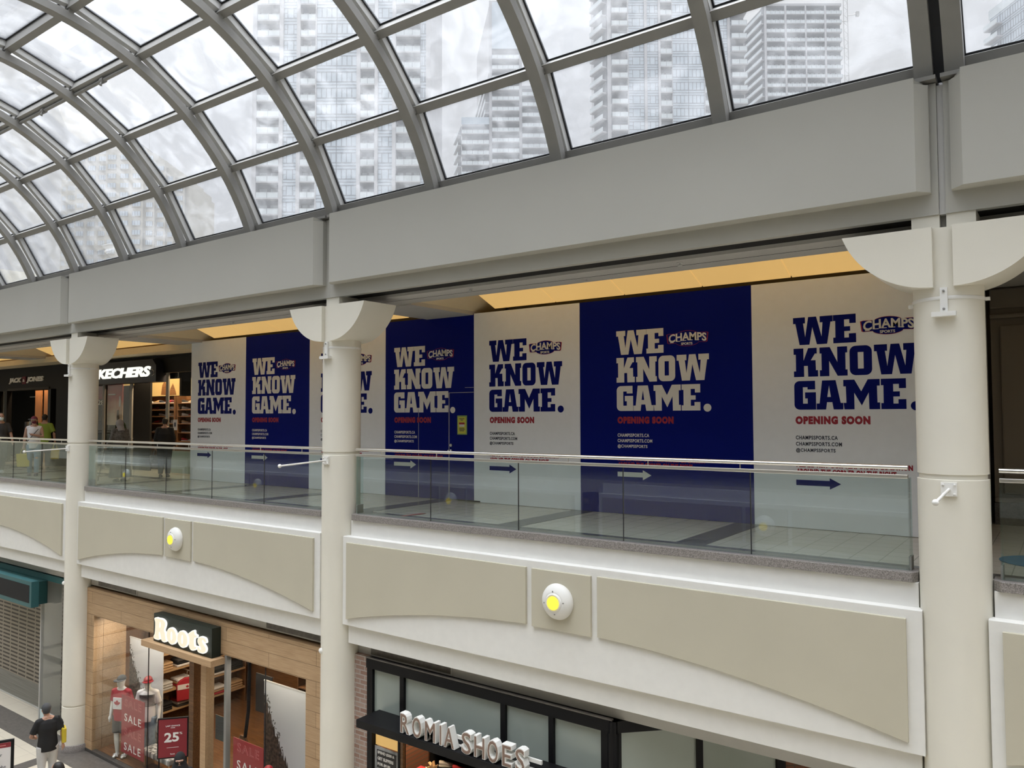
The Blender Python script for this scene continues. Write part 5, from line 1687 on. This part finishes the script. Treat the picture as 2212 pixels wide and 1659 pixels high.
# upper gallery -------------------------------------------------------
t, s, H = person('man in dark grey t-shirt and white mask at the left edge of the upper floor', (-25.0, 9.42, 0.0), rad(80), 1.76, 'skin', 'cloth_grey', 'denimdark', 'cloth_lightgrey',
                 ra=((-.25, .06, 1.13), (-.23, -.03, .88)), la=((.25, -.03, 1.13), (.27, -.16, .93)), rl=((-.10, -.12, .50), (-.10, -.16, .085)), ll=((.09, .03, .49), (.09, .24, .11)), hair='hair', hairstyle='buzz', fat=1.08, face=False)
obj('face_mask', MB().ball((H.x, H.y - .055 * s, H.z - .045 * s), .066 * s, .062 * s, .058 * s, 14, 10), 'maskblue', t, local=True, smooth=True)
tw_, sw_, H = person('woman in white top, ripped jeans and dark red cap carrying a yellow bag', (-23.46, 9.68, 0.0), rad(58), 1.65, 'skin', 'cloth_white', 'denim', 'shoepurple',
                     ra=((-.235, .03, 1.12), (-.25, -.02, .87)), la=((.24, -.06, 1.14), (.02, -.20, 1.20)), rl=((-.10, -.02, .50), (-.11, .10, .085)), ll=((.10, -.09, .49), (.09, -.10, .085)), sleeve='none', hair='hair', hairstyle='cap', head=(.0, -.03, 1.615), face=False)
cap(tw_, sw_, H, 'maroon', (-.55, -.83), 'cloth_lightgrey')
obj('face_mask', MB().ball((H.x + .01, H.y - .055 * sw_, H.z - .045 * sw_), .062 * sw_, .058 * sw_, .055 * sw_, 14, 10), 'maroon', tw_, local=True, smooth=True)
obj('bag_strap', MB().tube([(.13 * sw_, -.12 * sw_, 1.37 * sw_), (.0, -.145 * sw_, 1.2 * sw_), (-.17 * sw_, -.10 * sw_, .98 * sw_)], .009, 6), 'hair', tw_, local=True)
obj('knee_rip', MB().ball((.10 * sw_, -.165 * sw_, .53 * sw_), .045 * sw_, .012, .03 * sw_, 8, 6), 'skin', tw_, local=True)
bag('shopping_bag', 'bright yellow plastic shopping bag held by the woman in the red cap', 'bag', tw_, (-.252 * sw_, -.03 * sw_, .80 * sw_), .34, .12, .36, 'yellow', .14)
tg, sg_, H = person('person in a lime green top with dark hair seen from behind on the upper floor', (-26.06, 11.05, 0.0), rad(235), 1.72, 'skin', 'lime', 'denimdark', 'cloth_black', ra=((-.27, .02, 1.13), (-.28, -.06, .88)), la=((.27, .02, 1.13), (.27, -.06, .88)), fat=1.12, hair='hair', hairstyle='short')
bag('tote_bag', 'black tote bag with a white stripe carried by the person in lime green', 'bag', tg, (.28 * sg_, -.07, .82 * sg_), .42, .14, .34, 'cloth_black', .12, rz=.2)
bag('shopping_bag', 'mustard yellow shopping bag carried low beside the person in lime green', 'bag', tg, (-.285 * sg_, -.07, .82 * sg_), .26, .10, .34, 'yellow', .16)
tl, sl_, H = person('old woman in patterned jacket and pale headscarf leaning on a cane', (-19.56, 10.1, 0.0), rad(-88), 1.58, 'skin', 'cloth_taupe', 'cloth_grey', 'cloth_grey', ra=((-.24, -.03, 1.12), (-.20, -.20, .95)), la=((.26, -.04, 1.12), (.25, -.28, .95)),
                    sleeve='long', fat=1.15, dress=.12, head=(0, -.08, 1.59), hairstyle='none', lean=-.05)
obj('headscarf', MB().ball((H.x, H.y + .012, H.z + .01), .098 * sl_, .118 * sl_, .128 * sl_, 18, 12).tube([(H.x, H.y + .05, H.z - .04), (0, .0, 1.40 * sl_)], [.085 * sl_, .10 * sl_], 14), 'cloth_cream', tl, local=True, smooth=True)
p = wl(tl, (.25 * sl_, -.36 * sl_, .88 * sl_))
q = wl(tl, (.27, -.55, .006))
m = MB().tube([q, p], .011, 8).tube([(p[0] + .0, p[1], p[2]), (p[0] + .05, p[1] + .02, p[2] + .02), (p[0] + .10, p[1] + .04, p[2] + .0)], .013, 8)
tag(obj('walking_cane', m, 'black', smooth=True), 'thin dark walking cane held by the old woman in the pale headscarf', 'cane')
tb, sb_, H = person('person all in black seen from behind, facing the lit shoe shop', (-19.95, 11.5, 0.0), rad(-128), 1.60, 'skin', 'cloth_black', 'cloth_black', 'cloth_black', sleeve='long', fat=1.2, hair='hair', hairstyle='short')
bag('handbag', 'grey handbag held low by the person in black before the lit shoe shop', 'bag', tb, (.25 * sb_, -.08, .80 * sb_), .30, .12, .22, 'cloth_taupe', .14)

# lower floor ---------------------------------------------------------
tm, sm_, H = person('man in black t-shirt, pale trousers and dark cap walking on the lower floor', (-17.28, 7.52, ZLOW + .002), rad(-108), 1.74, 'skin', 'cloth_black', 'cloth_lightgrey', 'shoewhite',
                    la=((.29, -.02, 1.12), (.22, -.24, 1.02)), ra=((-.25, .05, 1.13), (-.27, .04, .88)), rl=((-.10, -.10, .50), (-.10, .0, .085)), ll=((.10, .0, .50), (.10, .18, .10)), hairstyle='buzz', hair='hairgrey', head=(.03, -.06, 1.605), fat=1.05)
cap(tm, sm_, H, 'hairgrey', None)
obj('ear_loop', MB().tube([(H.x - .08, H.y, H.z + .01), (H.x - .085, H.y - .05, H.z - .03)], .004, 5), 'cloth_white', tm, local=True)
p = wl(tm, (.20 * sm_, -.33 * sm_, 1.06 * sm_))
tag(obj('phone', MB().obox(p, (.035, .0, 0), (0, .05, .05), (0, -.004, .004)), 'cloth_white'), 'white phone in the hand of the man in the black t-shirt', 'phone')
r = thing('shoulder_bag', 'mustard yellow shoulder bag at the side of the man in the black t-shirt', 'bag', wl(tm, (-.285, .06, .93)), tm.rotation_euler.z)
obj('bag_body', MB().box(-.035, .045, -.11, .11, 0, .30), 'yellow', r, local=True, bevel=.02)
obj('flap', MB().box(.045, .052, -.09, .09, .14, .29), mat('mustard_flap', (.40, .30, .015), .6), r, local=True, bevel=.003)
obj('bag_strap', MB().tube([(.01, -.08, .28), (.03, -.06, .42), (.10, -.03, .535)], .014, 6).tube([(.01, .08, .28), (.03, .08, .42), (.10, .03, .535)], .014, 6), 'cloth_black', r, local=True)
tn, sn_, H = person('woman in a black veil and robe in front of the wine-red poster stand', (-13.05, 7.9, ZLOW + .002), rad(55), 1.66, 'skin', 'cloth_black', 'cloth_black', 'cloth_black', sleeve='long', dress=.05, hairstyle='none', fat=1.05, face=False)
c = MB().ball((H.x, H.y + .01, H.z + .01), .10 * sn_, .122 * sn_, .135 * sn_, 20, 12)
c.tube([(H.x, H.y + .02, H.z - .02), (0, .0, 1.42 * sn_), (0, 0, 1.25 * sn_)], [.095 * sn_, .17 * sn_, .21 * sn_], 16)
v = obj('veil', c, 'cloth_black', tn, local=True, smooth=True)
c = MB().ball((H.x, H.y - .080 * sn_, H.z + .020 * sn_), .070 * sn_, .042 * sn_, .026 * sn_, 14, 8)
obj('eye_opening', c, 'skin', tn, local=True, smooth=True)
for sg in (-1, 1):
    obj('eye', MB().ball((H.x + sg * .028 * sn_, H.y - .120 * sn_ + .004, H.z + .020 * sn_), .014 * sn_, .008 * sn_, .007 * sn_, 8, 6), 'hair', tn, local=True, smooth=True)
th, s2, H = person('dark-haired head top just showing at the bottom edge of the picture', (-14.35, 6.43, ZLOW + .002), rad(-60), 1.69, 'skin', 'cloth_grey', 'denimdark', 'cloth_black', hairstyle='long', hair='hair')
tr, s3, H = person('person in bright red cap just showing at the bottom edge of the picture', (-11.27, 8.45, ZLOW + .002), rad(55), 1.69, 'skin', 'cloth_grey', 'denimdark', 'cloth_black', hairstyle='cap', hair='hair')
cap(tr, s3, H, 'salered', (0, -1))

# mannequins in the left display window -------------------------------
t1, s1, H = person('headed white mannequin in a red jersey with a leaf print, dark shorts and black cap', (-17.42, 9.12, ZLOW + .065), rad(25), 1.80, 'mannequin', 'red', 'shorts', None, mann=True, cat='mannequin', name='mannequin', hairstyle='none', ra=((-.24, .03, 1.13), (-.25, -.02, .88)), la=((.24, .03, 1.13), (.25, -.02, .88)))
cap(t1, s1, H, 'hairgrey', (0, -1))
pr = obj('jersey_panel', box(-.105, .105, -.150, -.125, 1.10, 1.35), 'cloth_white', t1, local=True, bevel=.004)
obj('leaf_print', put_shape(MB(), leaf, 0, 1.185, .125, .125, -.154, .006), 'red', pr, local=True)
for q in (-.1, .1):
    obj('sandal_strap', MB().tube([(q - .055, -.05, .03), (q - .02, -.055, .085), (q + .02, -.055, .085), (q + .055, -.05, .03)], .012, 8), 'cloth_white', t1, local=True, smooth=True)
t2, s22, H = person('second white mannequin in a striped top and red cap, half hidden by the SALE board', (-16.86, 9.42, ZLOW + .065), rad(40), 1.80, 'mannequin', 'cloth_white', 'denim', None, mann=True, cat='mannequin', name='mannequin', hairstyle='none')
cap(t2, s22, H, 'salered', (.4, -.9))
m = MB()
for i in range(9):
    z = 1.14 + .028 * i
    rx = .17 + .013 * min(1, max(0, (z - 1.14) / .2))
    loft(m, [(0, 0, z * s22, rx * s22, (rx - .05) * s22 + .004), (0, 0, (z + .010) * s22, rx * s22, (rx - .05) * s22 + .004)], 24)
obj('stripes', m, 'cloth_black', t2, local=True)
# sign stand at the lower left corner
t = thing('sign_stand', 'black framed sign stand with wine-red header, cut by the lower left corner', 'sign stand', (-16.24, 6.48, ZLOW), rad(62))
obj('frame', box(-.72, 0, -.025, .025, .55, 1.63), 'black', t, local=True, bevel=.004)
obj('sheet', box(-.67, -.05, -.029, -.024, .60, 1.59), 'cloth_white', t, local=True)
obj('header', box(-.67, -.05, -.031, -.027, 1.50, 1.59), 'redboard', t, local=True)
obj('header_line', box(-.50, -.13, -.0325, -.030, 1.535, 1.55), 'pink', t, local=True)
obj('blue_band', box(-.67, -.05, -.031, -.027, .98, 1.05), 'denim', t, local=True)
m = MB()
put_text(m, 'per', -.30, -.185, 1.325, 1.385, -.0325, .005)
put_text(m, 'ng', -.32, -.23, 1.215, 1.275, -.0325, .005)
put_text(m, 'right', -.285, -.12, 1.10, 1.18, -.0325, .005)
obj('lettering', m, 'printdark', t, local=True)
for x in (-.62, -.10):
    obj('leg', box(x - .015, x + .015, -.015, .015, .02, .56), 'black', t, local=True)
    obj('foot', box(x - .018, x + .018, -.2, .2, .003, .022), 'black', t, local=True)
# ------------------------------------------------------------------ residential towers beyond the glass roof
FHv = Vector((-sin(YAW), cos(YAW), 0))
RHv = Vector((cos(YAW), sin(YAW), 0))
ZG = -8.2
def tower_root(label, d, u):
    p = FHv * d + RHv * u
    return thing('residential_tower', label, 'tower', (p.x, p.y, ZG), YAW)
def stack(t, name, mb, mats, zs, origin_z):
    """the same part repeated up the floors; mb drawn at floor level 0 in the tower's frame"""
    first = obj(name, mb, mats, t, local=True)
    first.location.z = zs[0] - origin_z
    for z in zs[1:]:
        o = first.copy(); COL.objects.link(o); o.parent = t
        o.location.z = z - origin_z
FL = 2.95
def balcony_mb(x0, x1, y0, dep=1.5, rail=1.0):
    m = MB()
    m.box(x0, x1, y0 - .12, y0 + dep, -.14, .12, 0)                 # slab
    m.box(x0 + .04, x1 - .04, y0 - .08, y0 - .03, .12, .12 + rail, 1)
    m.box(x0 + .02, x1 - .02, y0 - .1, y0 - .02, .12 + rail, .17 + rail, 0)
    n = max(2, int((x1 - x0) / 1.5))
    for i in range(n + 1):
        x = x0 + (x1 - x0) * i / n
        m.box(x - .04, x + .04, y0 - .1, y0 - .02, .12, .14 + rail, 2)
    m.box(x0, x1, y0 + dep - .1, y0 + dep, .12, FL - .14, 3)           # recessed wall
    for i in range(n):                                              # doors
        a, b = x0 + (x1 - x0) * (i + .12) / n, x0 + (x1 - x0) * (i + .8) / n
        m.box(a, b, y0 + dep - .14, y0 + dep - .1, .15, 2.1, 1)
    return m
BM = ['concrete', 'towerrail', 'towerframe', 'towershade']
def window_mb(x0, x1, y0, kind=0):
    m = MB()
    w = x1 - x0
    m.box(x0, x1, y0 + .02, y0 + .12, .0, FL - .02, 0)
    m.box(x0, x1, y0 - .02, y0 + .03, .50, .65, 1)
    m.box(x0, x1, y0 - .02, y0 + .03, 2.38, 2.52, 1)
    m.box(x0, x1, y0 - .03, y0 + .03, -.06, .06, 1)
    cuts = [0, .27, .73, 1] if kind == 0 else [i / 4 for i in range(5)]
    for c in cuts:
        m.box(x0 + w * c - .07, x0 + w * c + .07, y0 - .02, y0 + .03, .55, 2.5, 1)
    if kind == 0:
        for a, b in ((0, .27), (.73, 1)):
            m.box(x0 + w * a, x0 + w * b, y0 - .015, y0 + .03, 1.5, 1.57, 1)
    return m
WM = ['towerglass', 'towerframe']
def tower(label, d, cols, zf0, nfl, ztop, depth, wall='concrete', uc=None, top=True):
    u0, u1 = cols[0][0], cols[-1][1]
    uc = (u0 + u1) / 2
    t = tower_root(label, d, uc)
    obj('core_wall', box(u0 - uc + .05, u1 - uc - .05, 1.62, depth, 0, ztop - ZG), wall, t, local=True)
    zs = [zf0 + FL * i for i in range(nfl)]
    for a, b, k_ in cols:
        a -= uc; b -= uc
        if k_ == 'p':
            obj('pier', box(a, b, -.15, 1.62, 0, ztop - ZG), wall, t, local=True)
        elif k_ == 'b':
            stack(t, 'balcony', balcony_mb(a + .02, b - .02, 0), BM, zs, ZG)
        elif k_ == 'B':
            stack(t, 'balcony', balcony_mb(a + .02, b - .02, -1.1, 2.6), BM, zs, ZG)
        elif k_ == 'w':
            stack(t, 'window', window_mb(a, b, .3), WM, zs, ZG)
        elif k_ == 'g':
            stack(t, 'window', window_mb(a, (a + b) / 2 - .05, .1, 1), WM, zs, ZG)
            stack(t, 'window', window_mb((a + b) / 2 + .05, b, .1, 1), WM, zs, ZG)
    if top:
        obj('roof_parapet', box(u0 - uc, u1 - uc, 0, depth, ztop - ZG, ztop - ZG + .8), wall, t, local=True)
    return t, uc

# big pale tower, about 140 m away
FL = 3.07
tower('big pale apartment tower left of the slim stepped tower, largest in view', 142,
      [(-48.33, -47.55, 'p'), (-47.55, -43.32, 'b'), (-43.32, -42.63, 'p'), (-42.63, -40.12, 'w'), (-40.12, -39.43, 'p'), (-39.43, -36.58, 'b'), (-36.58, -36.4, 'p'),
       (-36.4, -28.89, 'g'), (-28.89, -28.19, 'p'), (-28.19, -25.51, 'b'), (-25.51, -24.91, 'p'), (-24.91, -22.23, 'w'), (-22.23, -21.54, 'p'), (-21.54, -16.96, 'b'), (-16.96, -15.92, 'w'), (-15.92, -15.06, 'p')],
      32.98, 21, 106, 24)
# slim stepped tower, about 230 m away
FL = 3.2
t, uc = tower('slim stepped grey glass tower with rows of balconies in the middle of the glass roof', 231,
              [(-6.65, -5.81, 'p'), (-5.81, 2.47, 'B'), (2.47, 3.31, 'p')], 68.3, 14, 128, 26, top=False)
obj('crown_screen', box(-6.6 - uc, 3.3 - uc, -.1, .1, 113.5 - ZG, 128 - ZG), 'towerglass', t, local=True)
obj('roof_parapet', box(-6.65 - uc, 3.3 - uc, -.1, 26, 128 - ZG, 128.5 - ZG), 'concrete', t, local=True)
stack(t, 'balcony', balcony_mb(3.33 - uc, 12.0 - uc, -.6, 2.4), BM, [69.87 + FL * i for i in range(10)], ZG)
obj('side_wing', box(3.31 - uc, 12.1 - uc, 1.82, 20, 0, 102.8 - ZG), 'concrete', t, local=True)
obj('low_wing', box(-15.0 - uc, -6.7 - uc, 1.62, 20, 0, 91.5 - ZG), 'concrete', t, local=True)
stack(t, 'balcony', balcony_mb(-15.08 - uc, -6.7 - uc, -.8, 2.4), BM, [67.8 + FL * i for i in range(7)], ZG)
obj('wing_screen', box(-15.08 - uc, -6.7 - uc, -.9, -.8, 89.8 - ZG, 92.0 - ZG), 'towerglass', t, local=True)
def slanted(t, x0, y0, x1, y1, zs, out=1.2, oz=ZG, th=.3, rail=1.0, name='balcony'):
    """balconies along a wall running back from (x0, y0) to (x1, y1), projecting to its left"""
    d_ = Vector((x1 - x0, y1 - y0, 0)); L_ = d_.length; d_.normalize()
    nrm = Vector((-d_.y, d_.x, 0))
    c = Vector((x0, y0, 0)) + d_ * L_ / 2 + nrm * out / 2
    m = MB().obox(c, d_ * L_ / 2, nrm * out / 2, (0, 0, th / 2), 0)
    m.obox(c + nrm * (out / 2 - .05) + Vector((0, 0, th / 2 + rail / 2)), d_ * L_ / 2, nrm * .04, (0, 0, rail / 2), 1)
    m.obox(c - nrm * (out / 2 - .1) + Vector((0, 0, 1.5)), d_ * L_ / 2, nrm * .05, (0, 0, 1.3), 3)
    stack(t, name, m, BM, zs, oz)
obj('left_wall', MB().prismz([(-6.62 - uc, 1.0), (-6.5 - uc, 36), (-12.0 - uc, 36)], 0, 127.8 - ZG), 'concrete', t, local=True)
slanted(t, -6.7 - uc, .8, -11.9 - uc, 35, [68.3 + FL * i for i in range(12)], 1.3)
slanted(t, -15.1 - uc, .5, -17.0 - uc, 9, [67.8 + FL * i for i in range(7)], 1.2)

# right-hand white tower, about 176 m away
FL = 3.06
t, uc = tower('wide white apartment tower with angled corner balconies, right of the slim stepped tower', 176,
              [(22.34, 23.2, 'p'), (23.2, 26.96, 'B'), (26.96, 27.28, 'p'), (27.28, 30.93, 'w'), (30.93, 31.58, 'p'), (31.58, 34.2, 'w'), (34.2, 34.69, 'p'), (34.69, 37.35, 'b'), (37.35, 37.45, 'p'), (37.45, 44.8, 'g'),
               (44.8, 44.95, 'p'), (44.95, 47.4, 'b'), (47.4, 50.3, 'w'), (50.3, 50.9, 'p'), (50.9, 54.5, 'B')],
              61.13, 16, 120, 22, 'concrete')
slanted(t, 22.3 - uc, .5, 19.9 - uc, 5.5, [61.13 + FL * i for i in range(16)], 1.3)
obj('left_corner', MB().prismz([(22.4 - uc, 1.0), (22.4 - uc, 14), (20.1 - uc, 14), (20.1 - uc, 5.6)], 0, 120 - ZG), 'concrete', t, local=True)

# tower under construction, about 260 m away
FL = 3.2
t, uc = tower('blue-grey concrete tower still under construction, with a hoist on its right side', 262,
              [(87.69, 88.4, 'p'), (88.4, 94.72, 'b'), (94.72, 95.36, 'p'), (95.36, 101.76, 'b'), (101.76, 102.24, 'p'), (102.24, 108.48, 'b'), (108.48, 109.12, 'p'), (109.12, 114.5, 'b')],
              98.84, 14, 143.4, 30, 'concrete')
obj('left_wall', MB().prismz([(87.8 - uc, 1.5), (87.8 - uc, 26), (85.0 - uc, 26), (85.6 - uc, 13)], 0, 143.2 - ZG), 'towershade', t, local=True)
slanted(t, 87.69 - uc, .4, 85.55 - uc, 13, [98.84 + FL * i for i in range(14)], 1.0, th=.3)
obj('left_pier', box(84.6 - uc, 85.6 - uc, 13, 14, 0, 143.4 - ZG), 'concrete', t, local=True)
p = FHv * 262 + RHv * 115.9
h = thing('construction_hoist', 'lattice hoist mast with arms beside the tower under construction', 'hoist', (p.x, p.y, ZG), YAW)
m = MB()
for x in (-.7, .7):
    m.box(x - .09, x + .09, -.09, .09, 0, 165)
z = 98.0
while z < 160:
    m.tube([(-.7, 0, z), (.7, 0, z + 1.4)], .06, 4); m.tube([(.7, 0, z + 1.4), (-.7, 0, z + 2.8)], .06, 4)
    z += 2.8
obj('mast', m, 'steelgrey', h, local=True)
for z in (118, 127, 136.5, 146, 155):
    obj('tie_arm', MB().tube([(-1.15, 0, z), (.7, 0, z)], .12, 5), 'steelgrey', h, local=True)
obj('jib_arm', MB().tube([(.7, 0, 148.0), (4.2, 0, 148.6)], .14, 5).box(3.6, 4.6, -.4, .4, 147.8, 149.4), 'steelgrey', h, local=True)

# beige tower at the left, about 237 m away, stepping down to the right
FL = 2.95
uc = -122
t = tower_root('beige stone apartment tower with a stepped top, seen through the left of the glass roof', 237, uc)
blocks = [(-142.0, -140.0, 76.5, 4.0), (-140.0, -136.3, 79.5, 3.0), (-136.3, -126.0, 84.0, 1.5), (-126.0, -114.3, 85.8, 0), (-114.3, -111.2, 84.0, 1.0), (-111.2, -108.3, 82.0, 2.0), (-108.3, -106.0, 80.0, 3.0), (-106.0, -103.2, 77.2, 4.0), (-103.2, -102.2, 75.0, 5.0)]
for a, b, z, y in blocks:
    obj('wall_block', box(a - uc, b - uc, y, 26, 0, z - ZG), 'concretewarm', t, local=True)
for a, b, z, y in blocks:
    zs = []
    zz = 42.6
    while zz + 2.6 < z:
        zs.append(zz); zz += FL
    n = int(round((b - a) / 3.4))
    for i in range(n):
        w = (b - a) / n
        x0, x1 = a - uc + w * (i + .18), a - uc + w * (i + .82)
        m = MB().box(x0, x1, y - .06, y + .05, .75, 2.2, 0).box(x0 - .12, x1 + .12, y - .16, y, .6, .75, 2)
        for c in (0, .33, .66, 1):
            m.box(x0 + (x1 - x0) * c - .05, x0 + (x1 - x0) * c + .05, y - .1, y, .75, 2.2, 1)
        stack(t, 'window', m, ['towerglass', 'towerframe', 'concretewarm'], zs, ZG)
obj('roof_house', box(-122 - uc, -117 - uc, 4, 12, 85.8 - ZG, 88 - ZG), 'towershade', t, local=True)
obj('aerial', MB().tube([(-114.5 - uc, 4, 85.8 - ZG), (-114.5 - uc, 4, 97 - ZG)], .08, 5), 'steelgrey', t, local=True)

# glassy tower at the far right, seen along its face
FL = 3.0
p = FHv * 176 + RHv * 111.1
t = thing('residential_tower', 'pale glass tower corner at the top right edge of the picture', 'tower', (p.x, p.y, ZG), YAW + rad(-87))
obj('core_wall', box(.1, 34, .3, 26, 0, 94.5 - ZG), 'towerglass', t, local=True)
zs = [78.2 + FL * i for i in range(5)]
for i in range(7):
    stack(t, 'window', window_mb(.5 + 3.3 * i, .5 + 3.3 * i + 3.2, .05, 1), WM, zs, ZG)
obj('roof_parapet', box(0, 34, 0, 26, 93.2 - ZG, 95.3 - ZG), 'towerrail', t, local=True)
m = MB().box(.0, 4.5, -1.35, .2, 0, .25, 0).box(.0, 4.5, -1.35, -1.28, .25, 1.25, 1).box(.0, .07, -1.35, .0, .25, 1.25, 1)
stack(t, 'balcony', m, BM, zs, ZG)
m = MB().box(14, 26, -1.4, .2, 0, .25, 0).box(14, 26, -1.4, -1.3, .25, 1.25, 1)
stack(t, 'balcony', m, BM, zs, ZG)
obj('side_pier', box(25, 26, -1.6, .3, 0, 94 - ZG), 'concrete', t, local=True)
